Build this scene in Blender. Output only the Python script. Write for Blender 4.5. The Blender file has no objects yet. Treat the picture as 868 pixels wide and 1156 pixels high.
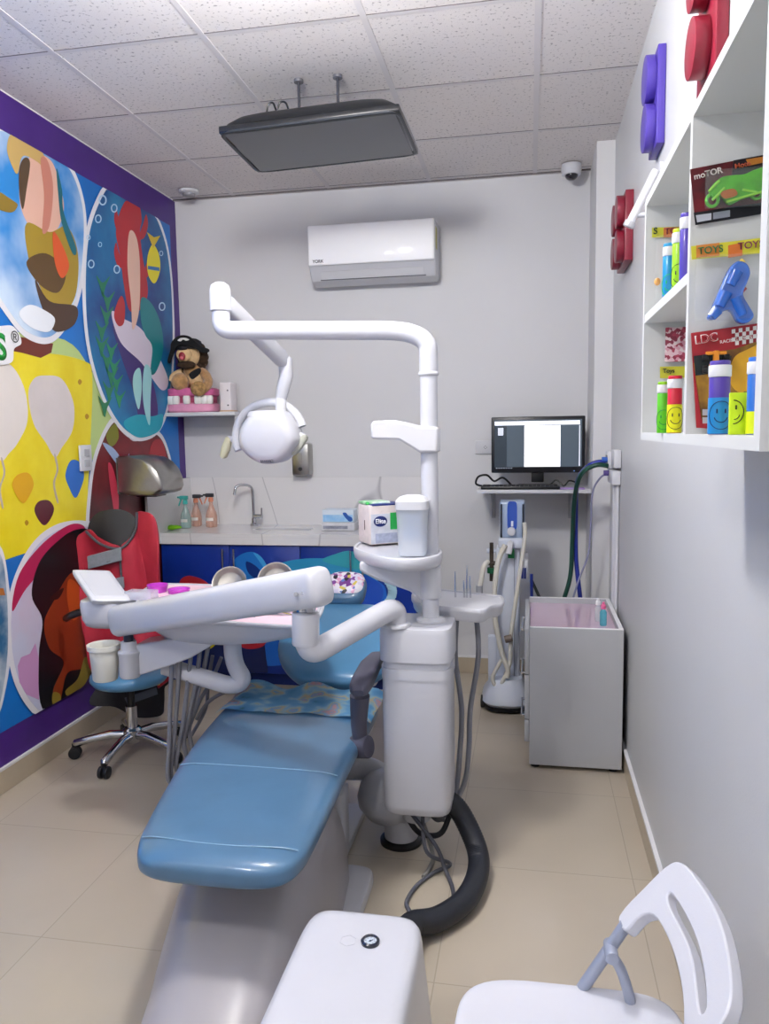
import bpy, bmesh, math, random
from mathutils import Vector, Matrix, noise
V=Vector
random.seed(7)
PI=math.pi
COL=bpy.context.scene.collection
# ---------------------------------------------------------------- camera model (868x1156)
F=876.34; CH=1.5129
def _basis(yaw,pitch,roll):
    cy,sy=math.cos(yaw),math.sin(yaw);cp,sp=math.cos(pitch),math.sin(pitch)
    f=V((-sy*cp,cy*cp,sp));r=V((cy,sy,0));u=r.cross(f)
    cr,sr=math.cos(roll),math.sin(roll)
    return cr*r+sr*u,-sr*r+cr*u,f
CR,CU,CF=_basis(.1855,-.1037,-.015)
EYE=V((0,0,CH))
def at(px,py,ax,v):
    d=CF*F+CR*(px-434)-CU*(py-578);i='xyz'.index(ax)
    return EYE+d*((v-EYE[i])/d[i])
XL,XR,YB,H=-2.209,.426,4.75,2.979
YF=-1.3
# ---------------------------------------------------------------- colours and materials
def C(h):
    h=h.lstrip('#');o=[]
    for i in (0,2,4):
        c=int(h[i:i+2],16)/255;o.append(c/12.92 if c<=.04045 else ((c+.055)/1.055)**2.4)
    return (*o,1)
def mat(name,col,rough=.5,metal=0,coat=0,trans=0,alpha=1,emit=0,var=0,vscale=6,bump=0,bscale=60,ior=1.45,sheen=0,col2=None):
    m=bpy.data.materials.new(name);m.use_nodes=True;nt=m.node_tree;b=nt.nodes['Principled BSDF'];L=nt.links.new
    b.inputs['Base Color'].default_value=C(col);b.inputs['Roughness'].default_value=rough;b.inputs['Metallic'].default_value=metal
    b.inputs['Coat Weight'].default_value=coat;b.inputs['Coat Roughness'].default_value=.08
    b.inputs['Transmission Weight'].default_value=trans;b.inputs['Alpha'].default_value=alpha;b.inputs['IOR'].default_value=ior
    b.inputs['Sheen Weight'].default_value=sheen
    if emit:
        b.inputs['Emission Color'].default_value=C(col);b.inputs['Emission Strength'].default_value=emit
    tc=nt.nodes.new('ShaderNodeTexCoord')
    if var or col2:
        n=nt.nodes.new('ShaderNodeTexNoise');n.inputs['Scale'].default_value=vscale;n.inputs['Detail'].default_value=4
        r=nt.nodes.new('ShaderNodeValToRGB');c=C(col);L(tc.outputs['Object'],n.inputs['Vector'])
        r.color_ramp.elements[0].position=.35;r.color_ramp.elements[1].position=.65
        r.color_ramp.elements[0].color=(*[x*(1-var) for x in c[:3]],1);r.color_ramp.elements[1].color=C(col2) if col2 else (*[min(1,x*(1+var*.4)) for x in c[:3]],1)
        L(n.outputs['Fac'],r.inputs[0]);L(r.outputs[0],b.inputs['Base Color'])
    if bump:
        n=nt.nodes.new('ShaderNodeTexNoise');n.inputs['Scale'].default_value=bscale;n.inputs['Detail'].default_value=3
        bp=nt.nodes.new('ShaderNodeBump');bp.inputs['Strength'].default_value=bump;bp.inputs['Distance'].default_value=.01
        L(tc.outputs['Object'],n.inputs['Vector']);L(n.outputs['Fac'],bp.inputs['Height']);L(bp.outputs[0],b.inputs['Normal'])
    return m
_mc={}
def K(col,rough=.5,**k):
    key=(col,rough,tuple(sorted(k.items())))
    if key not in _mc: _mc[key]=mat('paint_'+col.strip('#')+'_%d'%len(_mc),col,rough,**k)
    return _mc[key]
WHITE=mat('glossy_white_enamel','#c9cad1',.28,coat=.3,var=.02)
WHITE2=mat('satin_white_plastic','#cfd0d5',.42,var=.02)
GREYP=mat('pale_grey_cover','#a19d9f',.34,coat=.25,var=.04)
CHROME=mat('chrome','#c9cbd0',.12,metal=1,var=.03)
STEEL=mat('brushed_steel','#a9a7a2',.28,metal=1,var=.06,vscale=30)
BLACKP=mat('black_plastic','#101216',.35,var=.1)
DARKG=mat('dark_slate_plastic','#4c4b5a',.45,var=.05)
HOSEG=mat('grey_hose','#80818a',.45,var=.05)
BLUEL=mat('blue_leatherette','#4b6f8e',.3,coat=.35,var=.07,vscale=9,bump=.03,bscale=14)
BLUEL2=mat('light_blue_leatherette','#538bb4',.33,coat=.3,var=.06,vscale=9)
# walls
def wallmat(name,col,rough=.55):
    return mat(name,col,rough,var=.025,vscale=1.5,bump=.05,bscale=160)
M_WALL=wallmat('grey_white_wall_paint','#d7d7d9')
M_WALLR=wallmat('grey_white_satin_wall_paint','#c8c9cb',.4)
def ceilmat():
    m=mat('mineral_ceiling_tile','#eae5e3',.9);nt=m.node_tree;b=nt.nodes['Principled BSDF'];L=nt.links.new
    tc=nt.nodes.new('ShaderNodeTexCoord');n=nt.nodes.new('ShaderNodeTexNoise');n.inputs['Scale'].default_value=75;n.inputs['Detail'].default_value=3
    r=nt.nodes.new('ShaderNodeValToRGB');r.color_ramp.elements[0].position=.30;r.color_ramp.elements[0].color=C('#a8a2a2')
    r.color_ramp.elements[1].position=.41;r.color_ramp.elements[1].color=C('#eae5e3')
    n2=nt.nodes.new('ShaderNodeTexNoise');n2.inputs['Scale'].default_value=200
    bp=nt.nodes.new('ShaderNodeBump');bp.inputs['Strength'].default_value=.25;bp.inputs['Distance'].default_value=.004
    L(tc.outputs['Object'],n.inputs['Vector']);L(tc.outputs['Object'],n2.inputs['Vector']);L(n.outputs['Fac'],r.inputs[0]);L(r.outputs[0],b.inputs['Base Color'])
    L(n2.outputs['Fac'],bp.inputs['Height']);L(bp.outputs[0],b.inputs['Normal']);return m
def floormat():
    m=mat('beige_porcelain_tile','#b3a58f',.3,coat=.15);nt=m.node_tree;b=nt.nodes['Principled BSDF'];L=nt.links.new
    tc=nt.nodes.new('ShaderNodeTexCoord');mp=nt.nodes.new('ShaderNodeMapping');mp.inputs['Location'].default_value=(-.347,-2.58+1.2,0)
    br=nt.nodes.new('ShaderNodeTexBrick');br.offset=0;br.inputs['Scale'].default_value=1
    br.inputs['Brick Width'].default_value=.6;br.inputs['Row Height'].default_value=.6;br.inputs['Mortar Size'].default_value=.0018
    br.inputs['Mortar Smooth'].default_value=.1
    br.inputs['Color1'].default_value=C('#bbb09f');br.inputs['Color2'].default_value=C('#b7ad9c');br.inputs['Mortar'].default_value=C('#a39989')
    n=nt.nodes.new('ShaderNodeTexNoise');n.inputs['Scale'].default_value=2.2;n.inputs['Detail'].default_value=7
    mx=nt.nodes.new('ShaderNodeMix');mx.data_type='RGBA';mx.blend_type='MULTIPLY';mx.inputs['Factor'].default_value=.22
    r=nt.nodes.new('ShaderNodeValToRGB');r.color_ramp.elements[0].position=.35;r.color_ramp.elements[0].color=(.72,.7,.68,1);r.color_ramp.elements[1].position=.65
    geo=nt.nodes.new('ShaderNodeNewGeometry')
    L(geo.outputs['Position'],mp.inputs['Vector']);L(mp.outputs[0],br.inputs['Vector']);L(geo.outputs['Position'],n.inputs['Vector'])
    L(n.outputs['Fac'],r.inputs[0]);L(br.outputs['Color'],mx.inputs['A']);L(r.outputs[0],mx.inputs['B']);L(mx.outputs['Result'],b.inputs['Base Color']);return m
def marblemat():
    m=mat('white_marble','#e2e1e2',.2,coat=.2);nt=m.node_tree;b=nt.nodes['Principled BSDF'];L=nt.links.new
    geo=nt.nodes.new('ShaderNodeNewGeometry');mp=nt.nodes.new('ShaderNodeMapping');mp.inputs['Rotation'].default_value=(0,.45,0);mp.inputs['Scale'].default_value=(1.7,.35,.45)
    n=nt.nodes.new('ShaderNodeTexNoise');n.inputs['Scale'].default_value=1.6;n.inputs['Detail'].default_value=1
    a=nt.nodes.new('ShaderNodeMath');a.operation='SUBTRACT';a.inputs[1].default_value=.5
    ab=nt.nodes.new('ShaderNodeMath');ab.operation='ABSOLUTE'
    r=nt.nodes.new('ShaderNodeValToRGB');r.color_ramp.elements[0].color=C('#b5b4b8');r.color_ramp.elements[1].position=.008;r.color_ramp.elements[1].color=C('#e2e1e2')
    L(geo.outputs['Position'],mp.inputs['Vector']);L(mp.outputs[0],n.inputs['Vector']);L(n.outputs['Fac'],a.inputs[0]);L(a.outputs[0],ab.inputs[0]);L(ab.outputs[0],r.inputs[0]);L(r.outputs[0],b.inputs['Base Color']);return m
M_CEIL=ceilmat();M_FLOOR=floormat();M_MARBLE=marblemat()
def cellmat(name,cols,scale=30,rough=.5,coat=0):
    m=mat(name,cols[0],rough,coat=coat);nt=m.node_tree;b=nt.nodes['Principled BSDF'];L=nt.links.new
    tc=nt.nodes.new('ShaderNodeTexCoord');v=nt.nodes.new('ShaderNodeTexVoronoi');v.inputs['Scale'].default_value=scale
    s=nt.nodes.new('ShaderNodeSeparateColor');r=nt.nodes.new('ShaderNodeValToRGB');r.color_ramp.interpolation='CONSTANT'
    el=r.color_ramp.elements
    while len(el)<len(cols): el.new(.5)
    for i,c in enumerate(cols): el[i].position=i/len(cols);el[i].color=C(c)
    L(tc.outputs['Object'],v.inputs['Vector']);L(v.outputs['Color'],s.inputs[0]);L(s.outputs[0],r.inputs[0]);L(r.outputs[0],b.inputs['Base Color']);return m
# ---------------------------------------------------------------- mesh helpers
class B:
    def __init__(s): s.bm=bmesh.new()
    def box(s,a,b,bev=0,seg=2,mx=None):
        a,b=V(a),V(b);lo=V([min(p,q) for p,q in zip(a,b)]);hi=V([max(p,q) for p,q in zip(a,b)])
        r=bmesh.ops.create_cube(s.bm,size=1,matrix=Matrix.Translation((lo+hi)/2)@Matrix.Diagonal((*(hi-lo),1)))
        vs=r['verts']
        if bev:
            es=list({e for v in vs for e in v.link_edges})
            rr=bmesh.ops.bevel(s.bm,geom=es,offset=bev,segments=seg,profile=.5,affect='EDGES')
            vs=list({v for f in rr['faces'] for v in f.verts}|{v for v in vs if v.is_valid})
        if mx is not None: bmesh.ops.transform(s.bm,matrix=mx,verts=vs)
        return s
    def rings(s,rings,caps=True,closed=True):
        vr=[[s.bm.verts.new(p) for p in r] for r in rings];n=len(rings[0])
        for a,b in zip(vr,vr[1:]):
            for i in range(n if closed else n-1):
                j=(i+1)%n
                try: s.bm.faces.new((a[i],a[j],b[j],b[i]))
                except ValueError: pass
        if caps and closed:
            for r in (vr[0][::-1],vr[-1]):
                try: s.bm.faces.new(r)
                except ValueError: pass
        return s
    def tube(s,pts,r,n=12,caps=True,fl=1.,up=None):
        pts=[V(p) for p in pts];rs=r if isinstance(r,(list,tuple)) else [r]*len(pts)
        t0=(pts[1]-pts[0]).normalized();a=V(up) if up else (V((0,0,1)) if abs(t0.z)<.9 else V((1,0,0)))
        u=(a-a.dot(t0)*t0).normalized();out=[]
        for i,p in enumerate(pts):
            t=(pts[min(i+1,len(pts)-1)]-pts[max(i-1,0)]).normalized()
            u=(u-u.dot(t)*t).normalized();w=t.cross(u)
            out.append([p+(u*math.cos(2*PI*k/n)*fl+w*math.sin(2*PI*k/n))*rs[i] for k in range(n)])
        return s.rings(out,caps)
    def cyl(s,a,b,r,r2=None,n=24,bev=0):
        a,b=V(a),V(b);r2=r if r2 is None else r2
        if not bev: return s.tube([a,b],[r,r2],n)
        t=(b-a).normalized();k=bev
        return s.tube([a,a+t*k*.3,a+t*k,b-t*k,b-t*k*.3,b],[r-k,r-k*.3,r,r2,r2-k*.3,r2-k],n)
    def lathe(s,prof,o,n=28,ax=(0,0,1)):
        q=V((0,0,1)).rotation_difference(V(ax).normalized());o=V(o)
        return s.rings([[o+q@V((max(r,1e-4)*math.cos(2*PI*k/n),max(r,1e-4)*math.sin(2*PI*k/n),z)) for k in range(n)] for r,z in prof],prof[0]!=prof[-1])
    def ell(s,c,r,n=20,mx=None):
        m=Matrix.Translation(V(c))@(mx or Matrix())@Matrix.Diagonal((*r,1)) 
        bmesh.ops.create_uvsphere(s.bm,u_segments=n,v_segments=max(8,n*2//3),radius=1,matrix=m);return s
    def prism(s,pts,d):
        d=V(d);a=[s.bm.verts.new(V(p)) for p in pts];b=[s.bm.verts.new(V(p)+d) for p in pts];n=len(a)
        s.bm.faces.new(a);s.bm.faces.new(b[::-1])
        for i in range(n): s.bm.faces.new((a[i],b[i],b[(i+1)%n],a[(i+1)%n]))
        return s
    def holed(s,out,ins,d):
        # polygon with holes, extruded by d
        d=V(d);es=[];loops=[]
        for lp in [out]+ins:
            vs=[s.bm.verts.new(V(p)) for p in lp];loops.append(vs)
            es+=[s.bm.edges.new((vs[i],vs[(i+1)%len(vs)])) for i in range(len(vs))]
        r=bmesh.ops.triangle_fill(s.bm,use_beauty=True,edges=es);fs=[g for g in r['geom'] if isinstance(g,bmesh.types.BMFace)]
        e=bmesh.ops.extrude_face_region(s.bm,geom=fs);bmesh.ops.translate(s.bm,vec=d,verts=[g for g in e['geom'] if isinstance(g,bmesh.types.BMVert)])
        return s
def obj(name,b,m,parent=None,smooth=40,bev=0,sub=0,label=None):
    bm=b.bm if isinstance(b,B) else b
    bmesh.ops.recalc_face_normals(bm,faces=bm.faces)
    me=bpy.data.meshes.new(name);bm.to_mesh(me);bm.free()
    xs=[v.co for v in me.vertices];lo=V([min(p[i] for p in xs) for i in range(3)]);hi=V([max(p[i] for p in xs) for i in range(3)])
    o=bpy.data.objects.new(name,me);c=V(((lo.x+hi.x)/2,(lo.y+hi.y)/2,lo.z));me.transform(Matrix.Translation(-c));o.location=c
    me.materials.append(m)
    if smooth:
        me.polygons.foreach_set('use_smooth',[True]*len(me.polygons));me.set_sharp_from_angle(angle=math.radians(smooth))
    if bev:
        md=o.modifiers.new('bevel','BEVEL');md.width=bev;md.segments=2;md.limit_method='ANGLE';md.angle_limit=math.radians(40);md.harden_normals=False
    if sub:
        md=o.modifiers.new('sub','SUBSURF');md.levels=sub;md.render_levels=sub
    COL.objects.link(o)
    if parent is not None:
        o.parent=parent;w=V((0,0,0));q=parent
        while q is not None: w+=q.location;q=q.parent
        o.location=c-w
    if label: o['label']=label
    return o
def tag(o,label,cat,group=None):
    o['label']=label;o['category']=cat
    if group: o['group']=group
    return o
def thing(name,label,cat,loc,group=None):
    o=bpy.data.objects.new(name,None);o.empty_display_size=.05;o.location=V(loc);COL.objects.link(o);return tag(o,label,cat,group)
def struct(name,b,m,**k):
    o=obj(name,b,m,**k);o['kind']='structure';return o
def fillet(pts,r,n=7):
    pts=[V(p) for p in pts];out=[pts[0]]
    rr=r if isinstance(r,list) else [r]*(len(pts)-2)
    for i in range(1,len(pts)-1):
        a,b,c=pts[i-1:i+2];k=rr[i-1];d1=(a-b);d2=(c-b);k1=min(k,d1.length*.49);k2=min(k,d2.length*.49)
        p=b+d1.normalized()*k1;q=b+d2.normalized()*k2
        for j in range(n+1):
            t=j/n;out.append(p*(1-t)**2+b*2*t*(1-t)+q*t*t)
    out.append(pts[-1]);return out
def spline(pts,n=8,closed=False):
    pts=[V(p) for p in pts];N=len(pts);out=[]
    for i in range(N if closed else N-1):
        g=lambda k: pts[k%N] if closed else pts[max(0,min(N-1,k))]
        a,b,c,d=g(i-1),g(i),g(i+1),g(i+2)
        for j in range(n):
            t=j/n;out.append(.5*((2*b)+(c-a)*t+(2*a-5*b+4*c-d)*t*t+(3*b-a-3*c+d)*t**3))
    if not closed: out.append(pts[-1])
    return out
def wire(pts,r,n=8,k=8): return B().tube(spline(pts,k),r,n)
def sring(c,xd,zd,w,t,e=4,n=32):
    c,xd,zd=V(c),V(xd),V(zd);o=[]
    for k in range(n):
        a=2*PI*k/n;ca,sa=math.cos(a),math.sin(a)
        o.append(c+xd*(math.copysign(abs(ca)**(2/e),ca)*w)+zd*(math.copysign(abs(sa)**(2/e),sa)*t))
    return o
def text(s,h,o,rd,ud,m,parent,name='lettering',ext=.0008,bold=0,label=None):
    cu=bpy.data.curves.new('txt','FONT');cu.body=s;cu.size=1;cu.extrude=0;cu.offset=bold
    to=bpy.data.objects.new('txt',cu);COL.objects.link(to);bpy.context.view_layer.update()
    me=bpy.data.meshes.new_from_object(to.evaluated_get(bpy.context.evaluated_depsgraph_get()))
    bpy.data.objects.remove(to);bpy.data.curves.remove(cu)
    bm=bmesh.new();bm.from_mesh(me);bpy.data.meshes.remove(me)
    xs=[v.co.x for v in bm.verts];ys=[v.co.y for v in bm.verts];x0,y0,hh=min(xs),min(ys),max(ys)-min(ys)
    rd,ud=V(rd).normalized(),V(ud).normalized();nd=rd.cross(ud)
    for v in bm.verts:
        v.co=V(o)+rd*((v.co.x-x0)*h/hh)+ud*((v.co.y-y0)*h/hh)
    e=bmesh.ops.extrude_face_region(bm,geom=bm.faces[:]);bmesh.ops.translate(bm,vec=nd*ext,verts=[g for g in e['geom'] if isinstance(g,bmesh.types.BMVert)])
    ob=obj(name,bm,m,parent,smooth=0)
    return ob
X3,Y3,Z3=V((1,0,0)),V((0,1,0)),V((0,0,1))
def rotz(a,c=(0,0,0)):
    c=V(c);return Matrix.Translation(c)@Matrix.Rotation(a,4,'Z')@Matrix.Translation(-c)
def rot(a,ax,c=(0,0,0)):
    c=V(c);return Matrix.Translation(c)@Matrix.Rotation(a,4,ax)@Matrix.Translation(-c)
# ================================================================ ROOM
struct('floor',B().box((XL-.1,YF-.1,-.1),(XR+.1,YB+.1,0)),M_FLOOR,smooth=0)
struct('ceiling',B().box((XL-.1,YF-.1,H),(XR+.1,YB+.1,H+.1)),M_CEIL,smooth=0)
struct('wall_back',B().box((XL-.1,YB,0),(XR+.1,YB+.1,H)),M_WALL,smooth=0)
struct('wall_left',B().box((XL-.1,YF,0),(XL,YB,H)),M_WALL,smooth=0)
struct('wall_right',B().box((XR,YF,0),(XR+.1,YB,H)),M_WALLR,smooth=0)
struct('wall_front',B().box((XL-.1,YF-.1,0),(XR+.1,YF,H)),M_WALL,smooth=0)
struct('wall_column',B().box((.334,4.30,0),(XR,YB,H)),M_WALL,smooth=0)
BB=mat('beige_baseboard_tile','#b9ac96',.35,var=.05);BW=mat('white_baseboard_lip','#e0e0e2',.4)
def baseboard(name,a,b):
    struct(name,B().box(a,b),BB,smooth=0,bev=.002)
baseboard('baseboard_back',(-.6,YB-.012,0),(.334,YB,.1));baseboard('baseboard_left',(XL,YF,0),(XL+.012,YB,.1))
baseboard('baseboard_right',(XR-.012,YF,0),(XR,4.30,.09))
struct('trim_1',B().box((XR-.014,YF,.09),(XR,4.30,.102)),BW,smooth=0)
struct('trim_2',B().box((XL,YF,.1),(XL+.014,YB,.112)),BW,smooth=0)
struct('trim_3',B().box((-.6,YB-.014,.1),(.334,YB,.11)),BW,smooth=0)
# ceiling grid
GX,GY,T=.0229,3.4784,.61
g=B();gd=B();gl=mat('ceiling_grid_bar','#dedadb',.5,var=.02)
x=GX-4*T
while x<XR:
    if x>XL: g.box((x-.012,YF,H-.002),(x+.012,YB,H+.002))
    x+=T
y=GY-8*T
while y<YB:
    if y>YF:
        g.box((XL,y-.012,H-.001),(XR,y+.012,H+.002));gd.box((XL,y-.0155,H-.0014),(XR,y-.0115,H+.002))
    y+=T
gd.box((XL,YB-.024,H-.0085),(XR,YB-.0201,H));g.box((XL,YB-.02,H-.008),(XR,YB,H))
struct('trim_4',g,gl,smooth=0);struct('trim_5',gd,K('#6f6a6c',.8),smooth=0)
# ================================================================ LIGHTS (unseen ceiling globes, shape and place chosen to spread the light)
def unseen_ceiling_lamp(cx,cy,strength,label):
    zc=H-.205
    t=thing('unseen_ceiling_lamp',label,'unseen ceiling lamp',(cx,cy,zc-.12))
    obj('base_plate',B().lathe([(.07,-.001),(.07,-.016),(.055,-.022),(0,-.022)],(cx,cy,H),32),WHITE2,t)
    obj('stem',B().cyl((cx,cy,H-.022),(cx,cy,zc+.118),.012,n=16),CHROME,t)
    obj('glowing_globe',B().ell((cx,cy,zc),(.12,.12,.12),32),mat('lamp_globe_%d'%int(strength*10),'#fdfbfa',.4,emit=strength),t)
unseen_ceiling_lamp(-.72,1.88,190,'unseen ceiling lamp over the foot of the dental chair, globe and stem shaped to spread light')
unseen_ceiling_lamp(-1.2,.2,105,'unseen globe ceiling lamp added as weaker fill light on the mural side near the camera')
# ================================================================ MURAL on the left wall
mural=thing('wall_mural','colourful printed mural with white ringed ovals covering the left wall','mural',(XL,3,.12))
MX=XL+.003
def wp(pts,lay): return [at(px,py,'x',MX+.0008*lay) for px,py in pts]
def clampw(ps,y1=4.66,z0=.26,z1=2.805):
    return [V((p.x,min(p.y,y1),max(z0,min(z1,p.z)))) for p in ps]
def mpoly(name,pts,lay,col,sm=True,rough=.35,clamp=True,parent=mural,label=None,m=None):
    ps=wp(pts,lay)
    if sm: ps=spline(ps,6,True)
    if clamp: ps=clampw(ps)
    return obj(name,B().prism(ps,(-.0007,0,0)),m or K(col,rough),parent,smooth=0,label=label)
obj('purple_border',B().box((XL,.6,.112),(XL+.0015,YB,H-.008)),mat('purple_print','#45237a',.4,var=.08),mural,smooth=0)
obj('blue_ground',B().box((XL+.0015,.6,.26),(XL+.003,4.66,2.805)),mat('azure_print','#1272c8',.35,var=.18,vscale=2),mural,smooth=0)
skyM=mat('sky_print','#2f86cf',.35,col2='#dfeefa',var=0,vscale=2.2)
seaM=mat('sea_print','#0b3f86',.35,col2='#1e86b8',var=.1,vscale=2.0)
yelM=mat('yellow_print','#eed70f',.35,col2='#f0e032',vscale=5,var=.08)
def oval(nm,pts,lay,m,ringw=.03,seed=0):
    ps=spline(wp(pts,lay),8,True);c=sum(ps,V())/len(ps)
    out=clampw(ps);obj('white_ring',B().prism(out,(-.0007,0,0)),K('#e6e6ec',.35),mural,smooth=0)
    inn=[]
    for p in ps:
        d=(p-c);d.x=0;q=p-d.normalized()*ringw;inn.append(V((p.x+.0008,q.y,q.z)))
    obj(nm,B().prism(clampw(inn),(-.0007,0,0)),m,mural,smooth=0);return inn
# yellow field with cream balloons
mpoly('pale_green_field',[(-120,400),(60,380),(104,420),(128,470),(104,520),(98,560),(100,600),(60,600),(-120,640)],.2,'#b9cf84',True)
mpoly('yellow_field',[(-120,405),(40,398),(96,408),(104,424),(103,480),(99,560),(97,600),(60,596),(30,624),(-120,640)],1.2,'#eed70f',True,m=yelM)
mpoly('cream_balloon',[(-12,412),(12,412),(28,440),(31,475),(20,500),(10,512),(2,520),(-8,508),(-30,470)],2.2,'#dcd3cf',m=mat('cream_print','#e4dcd6',.35,var=.1,vscale=3))
mpoly('cream_balloon',[(50,424),(70,428),(83,455),(82,485),(70,505),(62,516),(52,500),(38,478),(32,445),(38,428)],2.2,'#dcd3cf',m=mat('cream_print2','#ddd4d2',.35,var=.12,vscale=3))
mpoly('balloon_string',[(61,514),(63,514),(66,530),(62,546),(66,566),(64,566),(60,546),(64,530)],2.6,'#b8aca0')
mpoly('balloon_string',[(1,518),(3,518),(6,534),(1,552),(4,572),(2,572),(-1,552),(4,534)],2.6,'#b8aca0')
mpoly('blue_balloon',[(80,520),(90,522),(95,536),(91,552),(85,562),(78,550),(74,536)],3.2,'#2f6fc8')
mpoly('orange_balloon',[(20,536),(32,534),(38,546),(33,560),(26,568),(18,558),(14,546)],4.2,'#dfa80e')
mpoly('maroon_balloon',[(44,566),(55,565),(61,574),(57,586),(50,593),(43,586),(39,575)],2.2,'#5b2430')
for q in ((90,431),(30,590),(98,470)):
    mpoly('dot',[(q[0]-2,q[1]),(q[0],q[1]-3),(q[0]+2.5,q[1]),(q[0],q[1]+3.5)],2.2,'#b98a12')
mpoly('brown_ribbon',[(0,374),(22,380),(60,388),(58,398),(46,404),(24,398),(-10,392)],2.2,'#6e2c1e',False)
# sky oval
A=oval('sky_picture',[(56,168),(80,186),(94,222),(98,262),(94,318),(82,358),(60,386),(34,384),(10,360),(-25,300),(-40,220),(-25,150),(20,140)],5.2,skyM)
mpoly('peach_balloon',[(24,196),(38,174),(58,182),(68,210),(72,238),(62,262),(44,268),(28,246),(22,222)],7.4,'#e2b4a0')
mpoly('tan_cap',[(8,168),(14,150),(34,156),(50,176),(54,196),(44,184),(26,176),(20,196),(14,188)],8.6,'#c9a865')
mpoly('dark_stripe',[(22,190),(28,178),(34,184),(30,214),(26,236),(22,218)],9.6,'#5a4632')
mpoly('rose_stripe',[(46,180),(54,182),(60,212),(56,254),(48,262),(50,220)],9.6,'#c98270')
mpoly('olive_basket',[(30,252),(56,262),(76,256),(88,286),(86,330),(74,350),(56,344),(42,316),(32,290)],8.0,'#a58a2c')
mpoly('brown_pouches',[(30,296),(52,286),(74,306),(66,330),(46,322)],9.2,'#5d4526')
mpoly('orange_scarf',[(60,262),(70,276),(78,300),(70,314),(62,296)],10.2,'#d8592a')
mpoly('brown_weight',[(40,316),(56,340),(86,346),(84,366),(62,374),(48,348)],9.0,'#4b3527')
mpoly('white_cloud',[(22,352),(34,344),(50,350),(62,360),(56,374),(40,372),(26,362)],9.6,'#eef2f8')
mpoly('mustard_bird',[(-4,216),(14,226),(20,232),(12,240),(-8,232)],8.0,'#8d742c')
mpoly('teal_strap',[(64,190),(70,214),(72,240),(86,280),(82,286),(70,252),(66,220)],9.8,'#1e6a78')
# sea oval
S=oval('sea_picture',[(150,196),(170,226),(190,280),(197,360),(194,440),(182,484),(160,498),(138,488),(116,452),(99,396),(93,330),(97,262),(112,218),(130,196)],6.4,seaM)
mpoly('red_coral',[(145,224),(156,228),(160,248),(158,262),(161,290),(167,330),(158,350),(146,350),(140,322),(136,290),(131,262),(136,238)],8.8,'#b4202c')
for cx_,cy_,sg_ in ((134,246,-1),(162,252,1),(134,284,-1),(166,296,1)):
    mpoly('coral_branch',[(cx_,cy_),(cx_+3*sg_,cy_-10),(cx_+5*sg_,cy_+2),(cx_+1*sg_,cy_+16),(cx_-6*sg_,cy_+18),(cx_-3*sg_,cy_+8)],9.0,'#b4202c')
mpoly('coral_twig',[(137,334),(141,344),(140,364),(134,368),(129,358),(131,346)],9.2,'#b3262c')
mpoly('pale_rock',[(126,352),(140,360),(160,372),(178,400),(190,430),(182,440),(160,410),(136,386)],8.2,'#d9cede')
mpoly('violet_rock',[(127,366),(146,388),(170,424),(178,470),(160,480),(150,440),(136,400)],8.0,'#3c2b72')
mpoly('teal_leaf',[(160,336),(172,344),(182,368),(184,396),(176,420),(170,420),(172,392),(164,378),(159,360)],9.8,'#127f86')
mpoly('peach_shell',[(146,262),(154,268),(158,300),(157,350),(150,372),(148,340),(144,300)],9.6,'#e5bca8')
mpoly('pale_frond',[(152,420),(158,416),(160,436),(157,462),(152,448),(150,432)],9.6,'#a6dede')
mpoly('pale_frond',[(164,412),(171,420),(170,450),(169,480),(163,462),(161,436)],9.8,'#9fd8dc')
mpoly('turquoise_mound',[(140,476),(156,468),(172,470),(184,468),(180,486),(160,494),(146,488)],9.2,'#2aa7bd')
mpoly('yellow_fish',[(173,276),(179,286),(181,300),(179,312),(174,320),(168,312),(166,298),(168,284)],9.6,'#e7d91e')
mpoly('fish_tail',[(173,280),(166,262),(174,268),(181,266)],9.9,'#d8b81a',False)
mpoly('fish_stripe',[(167,300),(180,302),(180,306),(167,304)],10.2,'#2f6fae',False)
for k in range(9):
    yy=318+k*17;xx=116+5*math.sin(k*1.3)+k*.8
    mpoly('seaweed_leaf',[(xx-7,yy-7),(xx,yy+1),(xx+8,yy-6),(xx+3,yy+6),(xx,yy+17),(xx-3,yy+6)],9.0,'#1b7a52')
for k in range(4):
    yy=392+k*18;xx=126+k*3
    mpoly('seaweed_leaf',[(xx-6,yy-6),(xx,yy+1),(xx+7,yy-5),(xx+2,yy+6),(xx,yy+15),(xx-3,yy+6)],9.2,'#1d8a5a')
def ring2(cx,cy,r,lay,col):
    o=wp([(cx+r*.75*math.cos(a*PI/8),cy+r*math.sin(a*PI/8)) for a in range(16)],lay);i=wp([(cx+r*.5*math.cos(a*PI/8),cy+r*.72*math.sin(a*PI/8)) for a in range(16)],lay)
    obj('bubble_print',B().holed(o,[i],(-.0007,0,0)),K(col,.35),mural,smooth=0)
for cx,cy,r in ((116,226,6),(129,235,5),(111,247,5),(113,276,3),(103,298,5),(132,304,5),(100,268,3),(183,346,5),(182,286,3)): ring2(cx,cy,r,9.4,'#b9d6ee')
# dark red oval
oval('dark_red_picture',[(129,470),(150,492),(178,486),(192,514),(198,560),(199,640),(190,720),(150,760),(112,700),(98,620),(99,560),(108,508)],3.6,mat('dark_red_print','#4a0f18',.35,col2='#7d1420',var=.3,vscale=3))
mpoly('red_streak',[(122,524),(128,530),(134,560),(132,590),(126,560)],6.6,'#c4304a')
mpoly('red_cloak',[(172,500),(184,500),(190,540),(180,560),(168,530)],6.6,'#a01826')
mpoly('pale_blue_burst',[(116,500),(128,506),(140,520),(146,512),(142,532),(134,526),(126,516)],7.0,'#9db4d8')
mpoly('olive_leaves',[(120,492),(130,478),(134,494),(126,504)],7.4,'#7d7f1e')
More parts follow.
